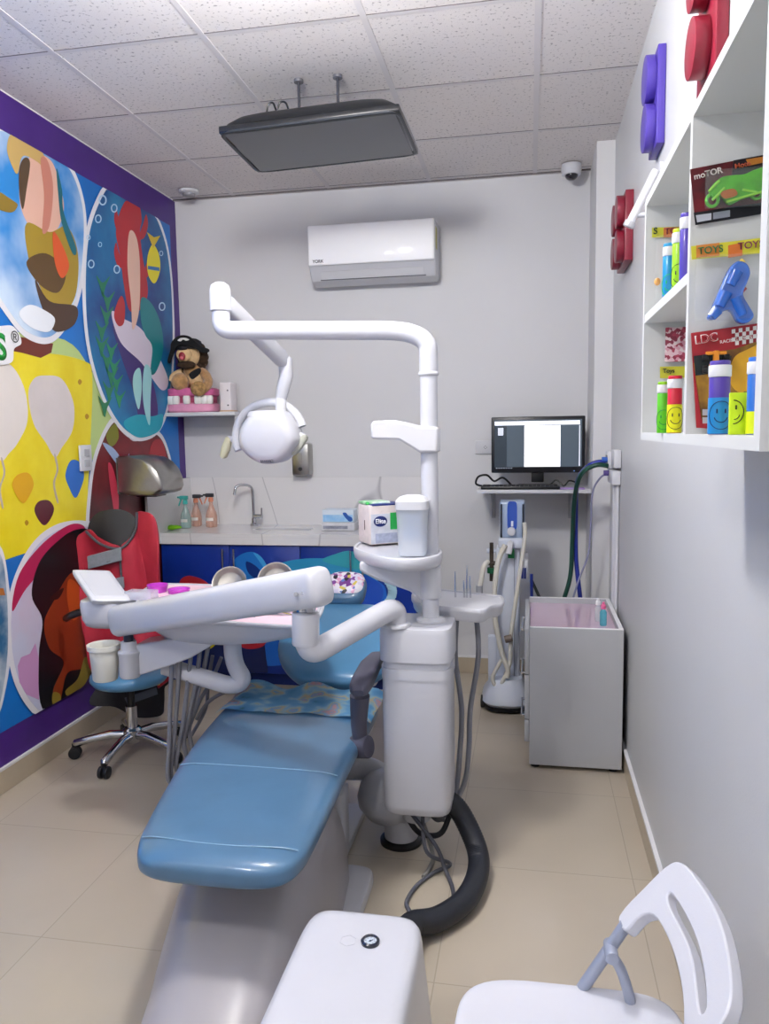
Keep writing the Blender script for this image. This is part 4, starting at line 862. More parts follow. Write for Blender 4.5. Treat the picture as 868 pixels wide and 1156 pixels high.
obj('seam',seam(2.16,0),K('#86a6bf',.35),seat)
obj('seam',seam(1.74,-.02),K('#86a6bf',.35),seat)
obj('seat_pan',B().rings([sring((-.80,y,.395),X3,Z3,w,.018,5,28) for y,w in ((1.75,.1),(1.8,.15),(2.3,.2),(2.8,.22),(2.85,.15))]),K('#c2c3c9',.35),dc)
# backrest
th=math.radians(20);bd=V((-.03,math.cos(th),math.sin(th)));bn=V((0,-math.sin(th),math.cos(th)));b0=V((at(372,775,'y',2.93).x,2.93,.50))
rs=[]
for s_,w,t_ in ((0,.09,.012),(.008,.12,.028),(.03,.155,.042),(.07,.195,.048),(.12,.235,.05),(.18,.265,.05),(.25,.285,.05),(.35,.292,.048),(.44,.28,.046),(.51,.245,.044),(.555,.18,.036),(.575,.12,.02)):
    rs.append(sring(b0+bd*s_,X3,bn,w,t_,3,48))
obj('backrest',B().rings(rs),BLUEL2,dc,smooth=60,sub=1)
obj('backrest_shell',B().rings([sring(b0+bd*s_-bn*.062,X3,bn,w,.012,4,28) for s_,w in ((.04,.1),(.1,.17),(.3,.22),(.48,.18),(.52,.1))]),K('#c9cad0',.35),dc)
hc=at(390,666,'y',3.50)
hn=V((0,-.62,.785)).normalized();hu=V((0,.785,.62))
rs=[]
for d_,w,h_ in ((-.05,.06,.05),(-.045,.085,.07),(-.02,.098,.088),(.01,.1,.09),(.03,.092,.082),(.042,.075,.066)):
    rs.append(sring(hc+hn*d_,X3,hu,w,h_,3.2,40))
hr=obj('headrest',B().rings(rs),BLUEL,dc,smooth=60,sub=1)
obj('headrest_cover',B().rings([sring(hc+hn*d_+hu*.012,X3,hu,w,h_,3.2,40) for d_,w,h_ in ((.02,.092,.076),(.036,.088,.07),(.047,.072,.056),(.052,.04,.03))]),cellmat('playful_print',['#e9e4ec','#ded6ea','#7a3f8f','#efe9ef','#25222c','#e2a9c8','#ece8f0','#5f7fc0','#d8c45a'],55,.35,.3),hr,smooth=60)
obj('headrest_bar',B().tube([b0+bd*.5-bn*.03,hc-hn*.04],.018,12,fl=2.),CHROME,dc)
# towel
b=B();nx,ny=26,12;g=[]
for i in range(nx+1):
    row=[]
    for j in range(ny+1):
        x_=-1.135+.585*i/nx;y_=2.60+.27*j/ny+.02*math.sin(i*.5)*(1 if j==ny else .3);
        z_=.5035+.006*(1+math.sin(i*.9+j*.7))*.5+(.012*max(0,j-8)/4)*(1+math.sin(i*.6))
        e=max(0,abs(i/nx-.5)*2-.9)*10;z_-=.02*e
        row.append(b.bm.verts.new((x_,y_,z_)))
    g.append(row)
for i in range(nx):
    for j in range(ny): b.bm.faces.new((g[i][j],g[i+1][j],g[i+1][j+1],g[i][j+1]))
bmesh.ops.solidify(b.bm,geom=b.bm.faces[:],thickness=.003)
TW=mat('printed_towel','#78b4dc',.8,bump=.3,bscale=200);nt=TW.node_tree;bs=nt.nodes['Principled BSDF']
tcn=nt.nodes.new('ShaderNodeTexCoord');nn_=nt.nodes.new('ShaderNodeTexNoise');nn_.inputs['Scale'].default_value=9;nn_.inputs['Detail'].default_value=2;rr_=nt.nodes.new('ShaderNodeValToRGB')
el=rr_.color_ramp.elements
for p_,c_ in ((.36,'#5fa3d6'),(.47,'#7cbae2'),(.52,'#a9d2e4'),(.55,'#dcc9a0'),(.57,'#86c0e4'),(.61,'#dba5a8'),(.64,'#7ab6de')):
    e_=el.new(p_);e_.color=C(c_)
el[0].color=C('#3f7a4a');el[-1].color=C('#c04a4a');el[0].position=.3
nt.links.new(tcn.outputs['Object'],nn_.inputs['Vector']);nt.links.new(nn_.outputs['Color'],rr_.inputs[0]);nt.links.new(rr_.outputs[0],bs.inputs['Base Color'])
tag(obj('towel',b,TW,smooth=60),'light blue printed cloth laid across the rear of the chair seat','cloth')
# armrest
ar=obj('armrest',B().rings([sring(at(px,py,'y',y_),V((1,.1,0)),V((0,-.35,1)).normalized(),w,t_,4,24) for px,py,y_,w,t_ in ((404,783,2.34,.018,.012),(405,778,2.36,.03,.026),(409,770,2.42,.034,.03),(418,752,2.55,.034,.026),(427,741,2.66,.028,.02),(429,738,2.68,.015,.01))]),DARKG,dc,smooth=50)
obj('armrest_post',B().tube([at(406,785,'y',2.44),at(405,815,'y',2.45),at(407,845,'y',2.46)],[.034,.028,.024],14,fl=1.0),DARKG,ar)
obj('armrest_pivot',B().cyl(at(398,843,'y',2.46),at(417,843,'y',2.44),.038,n=24,bev=.006),DARKG,ar)
# base
GB=mat('plate_grey','#bfc0c6',.3,coat=.2,var=.03)
obj('floor_plate',B().rings([sring((-.745,2.28,z_),X3,Y3,w,.19,9,40) for z_,w in ((0,.235),(.022,.235),(.028,.23))]),GB,dc)
obj('floor_plate',B().box((-.97,2.475,0),(-.635,2.9,.03),.004),K('#d5d6da',.3,coat=.3),dc)
SK=[(1.17,-.76,-.62,.03),(1.19,-.81,-.59,.055),(1.24,-.84,-.565,.075),(1.35,-.87,-.55,.10),(1.5,-.905,-.545,.145),(1.65,-.935,-.54,.20),(1.8,-.975,-.54,.25),(1.95,-1.01,-.545,.295),(2.1,-1.02,-.555,.32),(2.25,-1.01,-.57,.33),(2.38,-.95,-.585,.325),(2.43,-.92,-.61,.28),(2.45,-.86,-.67,.2)]
rs=[]
for y,l,r_x,h_ in SK:
    r_=[];c_=(l+r_x)/2;w=(r_x-l)/2
    for k in range(29):
        a_=PI*k/28;ca,sa=math.cos(a_),math.sin(a_);r_.append(V((c_+math.copysign(abs(ca)**.62,ca)*w*(1-.10*abs(sa)),y,.030+h_*abs(sa)**.7)))
    zz_=.0295 if y>2.05 else .001
    r_.append(V((c_-w,y,zz_)));r_.append(V((c_+w,y,zz_)));rs.append(r_)
obj('base_cover',B().rings(rs),GREYP,dc,smooth=60)
obj('lift_arm',B().box((-.86,2.30,.30),(-.63,2.62,.385),.015,3).box((-.70,2.40,.06),(-.655,2.56,.36),.008).box((-.64,2.42,.05),(-.615,2.52,.30),.005),GB,dc)
obj('lift_column',B().box((-.90,2.5,.031),(-.72,2.8,.39),.02,3),K('#a6a7ae',.35),dc)
# ================================================================ DENTAL UNIT
UYc=2.55
du=thing('dental_unit','white dental unit column with lamp arm, instrument head and trays beside the chair','dental unit',(-.37,UYc,0))
cx=at(469,800,'y',2.46).x
def col(z,w,d,e=5.): return sring((cx,UYc,z),X3,Y3,w,d,e,48)
obj('column_body',B().rings([col(.25,.095,.09),col(.232,.104,.10),col(.239,.112,.108),col(.265,.1155,.112),col(.70,.1155,.112)]),WHITE,du,smooth=50)
obj('column_ring',B().rings([col(.7005,.118,.114),col(.735,.118,.114)]),WHITE,du,smooth=50)
obj('column_collar',B().rings([col(.7355,.112,.108),col(.76,.112,.108)]),WHITE,du)
obj('column_cap',B().rings([col(.7605,.122,.118),col(.855,.122,.118),col(.87,.118,.114),col(.874,.108,.104)]),WHITE,du,smooth=50)
pedz=at(440,905,'y',2.74)
obj('pedestal_dome',B().lathe([(.06,-.085),(.10,-.07),(.128,-.03),(.132,.0),(.12,.045),(.09,.075),(.05,.092),(0,.096)],(pedz.x+.01,2.74,.155),40),WHITE,du,smooth=60)
fx=at(452,950,'y',2.68).x
ft=obj('pedestal_foot',B().cyl((fx,2.70,.022),(fx,2.70,.10),.062,n=32),WHITE,du)
obj('rubber_ring',B().lathe([(.0615,0),(.078,0),(.078,.012),(.066,.021),(.0615,.021),(.0615,0)],(fx,2.70,0),36),BLACKP,ft)
obj('link_pipe',B().tube(fillet([(-.72,2.80,.22),(-.60,2.82,.22),(-.50,2.76,.19)],.05),.045,18),WHITE2,du)
obj('support_neck',B().cyl((cx-.02,2.60,.15),(cx-.02,2.60,.233),.05,n=24),WHITE2,du)
# post and lamp arm
px_=at(485,560,'y',UYc).x
PB=V((px_,UYc,.875));PT=at(484,373,'y',UYc);HL=at(250,373,'y',UYc)
obj('post',B().cyl(PB,V((px_,UYc,at(484,420,'y',UYc).z)),.0285,n=32),WHITE,du)
obj('post_flange',B().lathe([(.05,0),(.048,.008),(.032,.012),(.0287,.014)],PB,32),WHITE2,du)
obj('light_boom',B().tube(fillet([V((px_,UYc,at(484,421,'y',UYc).z)),V((px_,UYc,PT.z)),HL,V((HL.x,UYc,at(250,352,'y',UYc).z))],[.15,.045],10),.031,28),WHITE,du)
obj('boom_joint',B().lathe([(.0325,0),(.036,.004),(.036,.07),(.03,.088),(.015,.097),(0,.099)],V((HL.x,UYc,at(250,352,'y',UYc).z+.0005)),28),WHITE2,du)
obj('post_ring',B().lathe([(.0315,-.006),(.034,-.003),(.034,.003),(.0315,.006)],(px_,UYc,at(484,422,'y',UYc).z),32),WHITE2,du)
A0=at(253,341,'y',UYc+.03);A1=at(321,408,'y',3.0)
def bar(a,b_,w,h_,m,name,parent,e=4,n=24,taper=1.):
    a,b_=V(a),V(b_);d=(b_-a).normalized();s_=d.cross(Z3).normalized();u=s_.cross(d)
    L=(b_-a).length;st=[(0,.7),(.01/L,.93),(.025/L,1),(1-.025/L,1),(1-.01/L,.93),(1,.7)]
    return obj(name,B().rings([sring(a+d*L*t,s_,u,w*k*(1+(taper-1)*t),h_*k*(1+(taper-1)*t),e,n) for t,k in st]),m,parent,smooth=50)
bar(A0,A1,.024,.031,WHITE,'spring_arm',du)
obj('arm_elbow',B().ell(A1,(.028,.028,.03)),WHITE2,du,smooth=60)
LY=3.0
def Lp(px,py,dy=0): return at(px,py,'y',LY+dy)
obj('lamp_neck',B().tube([Lp(322,405),Lp(323,425),Lp(319,440),Lp(317,452)],[.028,.028,.027,.022],18),WHITE,du)
lc=Lp(306,494);
HO=spline([V((dx/282,0,-dy/282)) for dx,dy in ((-34,2),(-31,-12),(-20,-26),(-10,-30),(16,-30),(25,-25),(33,-10),(35,3),(28,15),(18,25),(6,29),(-9,29),(-22,22),(-31,12))],3,True)
lh=obj('lamp_head',B().rings([[lc+V((0,d_,0))+p*k_ for p in HO] for d_,k_ in ((-.085,.62),(-.08,.80),(-.062,.95),(-.03,1.0),(.035,1.0),(.06,.93))]),WHITE,du,smooth=50)
obj('lamp_front_glass',B().rings([sring(lc+V((0,d_,0)),X3,Z3,w,h_,2.4,44) for d_,w,h_ in ((.0605,.1,.085),(.066,.098,.083))]),mat('lamp_glass','#dfe6ee',.08,coat=.6,var=.02),lh)
obj('lamp_lid',B().rings([sring(lc+V((.0,-.02+.0*k_,.085+k_)),X3,Y3,w,d_,3,32) for k_,w,d_ in ((0,.085,.06),(.018,.075,.05),(.022,.06,.04))]),WHITE2,lh)
for k in range(7): obj('vent_slot',B().box(lc+V((-.02+.0075*k,-.0762,-.098)),lc+V((-.0175+.0075*k,-.05,-.084))),K('#6b6c74',.5),lh,smooth=0)
yc_=Lp(304,492);ps=[];
for k in range(21):
    a_=math.radians(205-k*190/20);ps.append(yc_+V((.142*math.cos(a_),.02*math.sin(a_),.135*math.sin(a_))))
obj('lamp_yoke',B().tube(ps,.017,14,fl=1.,up=(0,1,0)),WHITE2,lh,smooth=60)
obj('yoke_hub',B().cyl(Lp(317,449),Lp(317,466,-.01),.022,n=20,bev=.004),WHITE2,lh)
for sg,(a_,b_,c_) in ((-1,((272,495),(258,496),(252,516))),(1,((338,491),(344,494),(330,512)))):
    h0=Lp(*a_);h1=Lp(*b_);h2=Lp(*c_)
    ob=obj('handle_stub',B().cyl(h0,h1,.0125,n=14),WHITE2,lh)
    d=(h2-h1).normalized()
    obj('handle_grip',B().rings([sring(h1+(h2-h1)*t,V((d.z,0,-d.x)),Y3,w,.016,3,20) for t,w in ((-.12,.008),(0,.014),(.5,.018),(.95,.014),(1.05,.006))]),K('#c9c8a9' if sg<0 else '#b7b9ae',.45),du,label='beige lamp handle grip')
# upper bracket on post
bp=[at(px,py,'y',UYc-.045) for px,py in ((418,478),(422,475),(442,474),(458,477),(474,481),(494,482),(494,511),(473,511),(462,504),(450,497),(420,496),(418,493))]
obj('monitor_bracket',B().prism(bp,(0,.09,0)),K('#cfcfd3',.35,coat=.2),du,bev=.008)
# cup tray around post
TZ=1.112
def Tp(px,py,z=TZ): return at(px,py,'z',z)
outl=spline([Tp(399,617),Tp(408,622),Tp(430,628),(Tp(452,631)),(Tp(478,630)),(Tp(496,626)),(Tp(499,621)),Tp(490,616),Tp(470,613),Tp(440,611),Tp(410,610)],5,True)
cen=sum(outl,V())/len(outl)
def sc_(k,dz): return [cen+(p-cen)*k+V((0,0,dz)) for p in outl]
b=B().rings([sc_(.90,-.045),sc_(.975,-.035),sc_(1.0,-.02),sc_(1.,-.003),sc_(.985,.0),sc_(.93,0),sc_(.92,-.006)])
obj('cup_shelf',b,WHITE,du,smooth=50)
bp=[at(px,py,'y',UYc-.02) for px,py in ((405,634),(494,640),(496,664),(478,680),(462,668),(424,655),(405,645))]
obj('shelf_arm',B().prism(bp,(0,.09,0)),WHITE2,du,bev=.01)
obj('lower_collar',B().cyl((px_,UYc,.955),(px_,UYc,1.06),.036,n=28,bev=.004),WHITE2,du)
# delivery arm: column elbow, lower tube, vertical joint
S0=at(447,707,'y',2.47);S0.z=.8745
pth=fillet([S0,V((S0.x,S0.y,at(446,684,'y',2.47).z)),at(352,738,'y',2.16),at(345,722,'y',2.15),at(345,700,'y',2.15)],[.07,.05,.01],10)
obj('lower_arm',B().tube(pth,[.036]*len(pth),28),WHITE,du,smooth=60)
obj('arm_flange',B().lathe([(.05,0),(.048,.008),(.037,.012)],S0,32),WHITE2,du)
obj('elbow_cylinder',B().cyl(at(345,728,'y',2.15),at(345,691,'y',2.15),.0405,n=32,bev=.006),WHITE,du)
obj('joint_pin',B().cyl(at(341,691,'y',2.15),at(341,676,'y',2.15),.018,n=18),CHROME,du)
obj('joint_fork',B().box(at(345,691,'y',2.13)+V((.0,0,-.002)),at(353,668,'y',2.13)+V((0,.035,0)),.004),WHITE2,du)
RA=at(366,661,'y',2.10);LA=at(133,701,'y',2.6)
ba=bar(RA,LA,.048,.058,WHITE,'balance_arm',du,e=3.2,n=40)
for px,py in ((334,671),(342,670)): obj('screw_head',B().cyl(at(px,py,'y',2.075),at(px,py,'y',2.095),.0065,n=14),CHROME,ba)
p=at(137,709,'y',2.525);obj('screw_head',B().cyl(p,p+V((0,.02,0)),.006,n=12),K('#5d5e66',.3,metal=.8),ba)
# instrument head
IZ=.885
def Ip(px,py,z=IZ): return at(px,py,'z',z)
fr=[Ip(160,686),Ip(196,695),Ip(250,701),Ip(335,706),Ip(352,702),Ip(363,692),Ip(366,676),Ip(350,667),Ip(300,662),Ip(192,658),Ip(166,662),Ip(154,674)]
ol=[]
ps=spline(fr,4,True);cen=sum(ps,V())/len(ps)
def ks(k,z,src=ps,c=cen): return [V((c.x+(p.x-c.x)*k,c.y+(p.y-c.y)*k,z)) for p in src]
obj('instrument_tray',B().rings([ks(.95,IZ-.02),ks(.995,IZ-.012),ks(1,IZ-.003),ks(.992,IZ),ks(.97,IZ),ks(.96,IZ-.005)]),WHITE,du,smooth=50)
obj('pink_tray_liner',B().rings([ks(.93,IZ-.0045),ks(.93,IZ-.0025)]),mat('pale_pink_paper','#ecccd8',.7,var=.04),du,smooth=0)
c2=cen+V((-.10,-.03,0))
obj('head_body',B().rings([ks(.93,IZ-.021),ks(.88,IZ-.05),[p+V((-.06,-.02,0)) for p in ks(.70,IZ-.085)],[p+V((-.12,-.03,0)) for p in ks(.40,IZ-.12)],[p+V((-.14,-.04,0)) for p in ks(.2,IZ-.13)]]),WHITE,du,smooth=50)
hb0=at(126,703,'y',2.74)
obj('head_end_block',B().rings([sring((hb0.x-.0,2.74,z_),X3,Y3,w,w*1.2,4,32) for z_,w in ((.775,.06),(.785,.075),(.81,.085),(.868,.09),(.884,.087),(.888,.08))]),WHITE,du,smooth=50)
# control panel
q=[at(81,645,'y',2.72),at(124,646,'y',2.80),None,at(104,680,'y',2.60)];q[2]=q[1]+q[3]-q[0]
nrm=(q[1]-q[0]).cross(q[3]-q[0]).normalized();qc=sum(q,V())/4
def rq(k,d): 
    o=[];n_=4
    for i in range(4):
        a,b_,c_=q[i-1],q[i],q[(i+1)%4]
        for t in (.12,.03): o.append(b_.lerp(a,t)) if t==.12 else None
        o.append(b_.lerp((a+c_)/2,.03));o.append(b_.lerp(c_,.12))
    return [qc+(p-qc)*k+nrm*d for p in o]
cp=obj('control_panel',B().rings([rq(.94,-.012),rq(1,-.008),rq(1,.008),rq(.95,.013)]),WHITE,du,smooth=50)
obj('panel_recess',B().rings([rq(.78,.0131),rq(.76,.0145)]),K('#cdced4',.4),cp,smooth=0)
obj('panel_recess',B().rings([rq(.78,-.0121),rq(.76,-.0135)]),K('#c3c4ca',.4),cp,smooth=0)
obj('panel_neck',B().tube([at(110,676,'y',2.68),at(112,690,'y',2.68),at(116,698,'y',2.70)],[.03,.028,.035],16),WHITE2,du)
# joint below left end
JY=2.575
def Jp(px,py,dy=0): return at(px,py,'y',JY+dy)
jx=Jp(146,740).x;jz=lambda py: Jp(146,py).z
obj('head_pivot_pin',B().cyl((jx,JY,jz(724)),(jx,JY,jz(705)),.018,n=16),K('#3d3f4a',.3,metal=.7),du)
obj('head_pivot',B().lathe([(.034,jz(764)),(.038,jz(762)),(.0385,jz(739)),(.041,jz(738)),(.041,jz(735)),(.032,jz(733)),(.027,jz(724)),(0,jz(723))],(jx,JY,0),32),WHITE,du,smooth=40)
bp=[Jp(px,py) for px,py in ((152,728),(180,724),(222,716),(262,710),(262,718),(240,728),(215,743),(186,754),(152,764))]
obj('handpiece_holder',B().prism(bp,(0,.11,0)),WHITE,du,bev=.006)
bn_=thing('waste_cup','off-white plastic waste cup hooked on the instrument head pivot','cup',(Jp(118,768).x,JY,.6))
bx_=Jp(120,740).x-.008;z0_,z1_=Jp(118,767).z,Jp(118,727).z
obj('cup',B().lathe([(0,z0_),(.042,z0_),(.045,z0_+.004),(.053,z1_-.02),(.060,z1_-.018),(.061,z1_),(.053,z1_),(.050,z1_-.005),(.043,z0_+.008),(0,z0_+.008)],(bx_,JY,0),36),mat('milky_plastic','#dcdbd2',.45,var=.02,alpha=.93),bn_)
# bracket neck and lower link
NY=2.66
def Np(px,py,dy=0): return at(px,py,'y',NY+dy)
pth=fillet([Np(262,712),Np(263,748),Np(276,768),Np(262,775),Np(186,752)],[.06,.03,.04],8)
obj('bracket_neck',B().tube(pth,.033,20),WHITE,du,smooth=60)
for k in range(3): obj('clip_hook',B().tube([Np(254+5*k,700,-.05),Np(254+5*k,713,-.05),Np(256+5*k,716,-.06)],.004,8),STEEL,du)
# handpiece hoses
hs=[((194,744),(192,800),(191,845),(190,880)),((203,740),(200,790),(197,830),(193,878)),((216,735),(211,780),(206,820),(199,866)),((226,730),(222,765),(214,805),(208,842)),((236,724),(228,765),(219,800),(214,830))]
for i,pp in enumerate(hs):
    P=[at(x_,y_,'y',2.60+.02*i) for x_,y_ in pp];e=P[-1];P+=[V((e.x+.04,e.y+.02,.20)),V((e.x+.14,e.y+.04,.13)),V((-.985,e.y+.08,.16))]
    obj('handpiece_hose',wire(P,.0085,10),HOSEG,du)
for i,pp in enumerate((((250,742),(238,770),(226,790),(214,820)),((270,775),(246,785),(232,796),(222,812)),((240,740),(235,770),(232,800),(216,830)))):
    P=[at(x_,y_,'y',2.78+.02*i) for x_,y_ in pp];obj('handpiece_hose',wire(P,.0075,10),HOSEG,du)
# assistant tray on the right
AZ=at(470,672,'y',2.72).z-.015
def Ap(px,py,z=AZ): return at(px,py,'z',z)
src=spline([Ap(466,676),Ap(478,682),Ap(520,686),Ap(545,688),Ap(556,683),Ap(568,680),Ap(568,673),Ap(556,671),Ap(520,667),Ap(482,664),Ap(466,668)],4,True);c3=sum(src,V())/len(src)
obj('assistant_tray',B().rings([ks(.9,AZ-.05,src,c3),ks(.96,AZ-.04,src,c3),ks(.97,AZ-.022,src,c3),ks(1,AZ-.016,src,c3),ks(1,AZ-.003,src,c3),ks(.985,AZ,src,c3),ks(.95,AZ,src,c3),ks(.94,AZ-.005,src,c3)]),WHITE,du,smooth=50)
obj('assistant_arm',B().cyl((px_,UYc+.02,AZ-.03),(c3.x-.1,c3.y,AZ-.03),.025,n=18),WHITE2,du)
obj('assistant_joint',B().box(at(467,664,'y',2.85),at(480,655,'y',2.9),.006),WHITE2,du)
for i,(x0_,x1_,x2_,x3_) in enumerate(((516,514,521,515),(537,540,531,522))):
    y_=c3.y-.03
    P=[at(x0_,690,'y',y_),at(x1_,740,'y',y_),at(x2_,800,'y',y_),at(x2_-2,850,'y',y_),at(x3_,890,'y',y_-.02),at(505-8*i,925,'y',y_-.04),V((-.36,2.66,.16))]
    obj('suction_hose',wire(P,.0095,10),HOSEG,du)
for i,pp in enumerate((((506,745),(508,790),(512,850),(503,900)),((512,720),(509,780),(508,840),(506,900)))):
    P=[at(x_,y_,'y',2.60) for x_,y_ in pp];obj('water_tube',wire(P,.005,8),K('#b9bac4',.3),du)
for px,h0,h1,col in ((514,668,645,0),(524,668,655,0),(527,668,638,0),(531,668,650,0)):
    b=at(px,h0,'y',c3.y+.02);t_=at(px+random.uniform(-1,1),h1,'y',c3.y+.02);b.z=AZ+.0005
    tag(obj('hand_instrument',B().tube([b,b.lerp(t_,.5),t_],[.004,.003,.0018],8),CHROME),'thin steel instrument standing in the right hand tray','instrument','steel instruments standing in the right tray')
# ---------------------------------------------------------------- things on the trays
# tissue pack
tp0=Tp(418,622);tzz=TZ+.0005
tw,td,thh=.145,.13,.14
ps=thing('tissue_pack','cream tissue pack with green and navy print on the cup shelf','tissue pack',(tp0.x,tp0.y,tzz))
Rt=rotz(.6,(0,0,0));o3=V((at(418,620,'y',2.66).x,2.66,tzz))
def tb(a,b_,bev=0,seg=2):
    M_=Matrix.Translation(o3)@Rt;return B().box(a,b_,bev,seg,mx=M_)
obj('tissue_stack',tb((0,0,0),(tw-.01,td-.02,thh),.006,3),mat('cream_tissue','#d6cbc8',.8,var=.06,vscale=40,bump=.3,bscale=80),ps)
obj('front_label',tb((.004,-.0012,.004),(tw-.012,0,thh*.78)),mat('grey_label_print','#c7cbd6',.45,var=.12,vscale=30),ps,smooth=0)
obj('blue_print',tb((.02,-.002,.006),(tw-.03,-.0013,.04)),mat('pale_label_print','#a5adc4',.45,var=.2,vscale=50),ps,smooth=0)
obj('green_print',tb((.078,-.0024,.052),(tw-.012,-.0013,.112)),K('#1f9a45',.4),ps,smooth=0)
M_=Matrix.Translation(o3)@Rt
em=[M_@V((.040+.026*math.cos(a*PI/12),-.0026,.083+.019*math.sin(a*PI/12))) for a in range(24)]
obj('navy_emblem',B().prism(em,(M_.to_3x3()@V((0,.0012,0)))),K('#1c2a66',.4),ps,smooth=0)
text('Elite',.017,M_@V((.021,-.003,.075)),M_.to_3x3()@X3,Z3,K('#eceef6',.4),ps,bold=.02)
obj('navy_top_print',tb((.01,.0,thh-.002),(tw-.01,td-.03,thh+.0035),.002),K('#1f2f74',.4),ps)
obj('green_top_print',tb((.0,.03,thh+.0),(tw-.05,td-.02,thh+.010),.004),mat('green_film','#2aa84a',.35,col2='#e2efe2',vscale=22),ps)
obj('side_slit',tb((-.0012,.045,.05),(-.0002,.05,.085)),K('#5c4a4a',.6),ps,smooth=0)
# cup dispenser
cc=V((at(465,600,'y',2.46).x,2.475,TZ+.0005));cw=.05;ch=at(465,566,'y',2.44).z-TZ
cd=thing('cup_dispenser','tall frosted plastic dispenser with a white lid on the cup shelf','dispenser',cc)
obj('container',B().rings([sring(cc+V((0,0,z_)),X3,Y3,cw*k_,.042*k_,5,40) for z_,k_ in ((0,.85),(.01,.88),(ch-.03,1.),(ch-.028,1.02))]),mat('frosted_plastic','#e6ebf3',.5,trans=.1,alpha=.66,var=.02),cd)
obj('contents',B().rings([sring(cc+V((-.002,0,z_)),X3,Y3,.028,.024,3,28) for z_ in (.05,.14)]),K('#6fa0d6',.5),cd)
obj('lid',B().rings([sring(cc+V((0,0,ch+z_)),X3,Y3,cw*k_,.044*k_,5,40) for z_,k_ in ((-.0275,1.05),(-.001,1.05),(.012,.8),(.018,.4))]),WHITE2,cd)
# pink tray items: magenta tubs, clear tub, steel dishes
PUR=mat('magenta_plastic','#c23fc4',.3,coat=.3,var=.08)
def tub(px,py,r,h,m,label,name='plastic_tub',cat='tub'):
    c=at(px,py,'z',IZ-.002)
    t=tag(obj(name,B().lathe([(0,0),(r*.86,0),(r*.9,.003),(r,h),(r*.95,h),(r*.85,.005),(0,.005)],c,32),m),label,cat);return t
tub(178,668,.042,.03,PUR,'magenta plastic tub on the pink lined tray, left one')
tub(202,669,.045,.016,PUR,'shallow magenta plastic saucer on the pink lined tray, right one','plastic_saucer','saucer')
c=at(160,676,'z',IZ-.002)
bx=thing('clear_box','small clear plastic box with loose instruments at the left of the tray','box',c)
b=B();s_=.055
b.box(c+V((-s_,-.03,0)),c+V((s_,.03,.002)))
for a_,b_ in (((-s_,-.03),(s_,-.028)),((-s_,.028),(s_,.03)),((-s_,-.0275),(-s_+.002,.0275)),((s_-.002,-.0275),(s_,.0275))): b.box(c+V((a_[0],a_[1],.0025)),c+V((b_[0],b_[1],.032)))
obj('walls',b,mat('clear_acrylic','#e6e8f2',.1,alpha=.35,coat=.5,var=.02),bx,smooth=0)
for k in range(5):
    p=c+V((-.04+.017*k,-.012+.006*(k%3),.0055));obj('bur',B().cyl(p,p+V((.012,.008,.0)),.0022,n=8),K(['#5d6ea8','#b04a8c','#6f7280'][k%3],.3,metal=.4),bx)
def dish(px,py,y,r,label):
    c=at(px,py,'y',y);ax=V((.15,-.85,.5)).normalized()
    t=tag(obj('steel_dish',B().lathe([(0,0),(r*.7,0),(r*.8,.004),(r*.93,.018),(r,.02),(r,.023),(r*.9,.022),(r*.76,.008),(r*.68,.005),(0,.005)],c,40,ax=ax),mat('dish_steel_%d'%px,'#8e8b86',.42,metal=.8,var=.08,vscale=25),smooth=50),label,'dish','two steel dishes on the instrument tray');return t
dish(260,660,2.84,.068,'round steel dish leaning upright on the tray, left of the two')
dish(312,656,2.84,.07,'round steel dish leaning upright on the tray, right of the two')
for k in range(7):
    p=Ip(276+9*k,694-(k%2)*3,IZ+.0015);d=V((.05,.03*((k%3)-1),0))
    tag(obj('hand_instrument',B().tube([p-d,p-d*.3,p+d*.5,p+d],[.0022,.0034,.0025,.001],8),CHROME),'slim steel hand instrument lying on the pink tray behind the balance arm','instrument','steel instruments lying on the pink tray')
# ================================================================ JUNCTION BOX, CORRUGATED HOSE, FLOOR CABLES
jb=thing('junction_box','glossy white floor box with a round gauge in front of the chair base','junction box',(-.365,1.43,0))
jc=V((-.373,1.43,0))
obj('cover',B().rings([sring(jc+V((0,dy_+.03,z_)),X3,Y3,w+.008,d_+.035,6.5,56) for z_,w,d_,dy_ in ((0,.150,.225,0),(.05,.156,.228,0),(.15,.152,.222,0),(.26,.142,.212,-.0),(.345,.134,.206,0),(.366,.131,.203,0),(.377,.125,.197,0),(.3825,.114,.186,0),(.3838,.10,.17,0),(.384,.03,.06,0))]),WHITE,jb,smooth=60)
gp=at(418,1063,'z',.386)
g_=obj('gauge_rim',B().lathe([(.0145,0),(.021,0),(.021,.006),(.0175,.009),(.0145,.007),(.0145,0)],V((gp.x,gp.y,.3835)),32),K('#1b2033',.25,coat=.5),jb)
obj('gauge_dial',B().cyl((gp.x,gp.y,.3838),(gp.x,gp.y,.3875),.0147,n=28),K('#c9d3e0',.3,coat=.5),jb)
b=B()
for k in range(8):
    a_=k*PI/4;b.tube([V((gp.x+.009*math.cos(a_),gp.y+.009*math.sin(a_),.3882)),V((gp.x+.012*math.cos(a_),gp.y+.012*math.sin(a_),.3882))],.0005,4)
b.tube([V((gp.x-.003,gp.y-.003,.3884)),V((gp.x+.005,gp.y+.004,.3884))],.0009,4);b.cyl((gp.x,gp.y,.3876),(gp.x,gp.y,.389),.0022,n=10)
obj('gauge_needle',b,K('#26304a',.4),jb)
hp=at(393,1061,'z',.386)
hx_=[V((hp.x+.019*math.cos(PI/6+k*PI/3),hp.y+.019*math.sin(PI/6+k*PI/3),.3842)) for k in range(7)]
obj('hexagon_mark',B().tube(hx_,.0006,5),K('#c2c4cc',.4),jb)
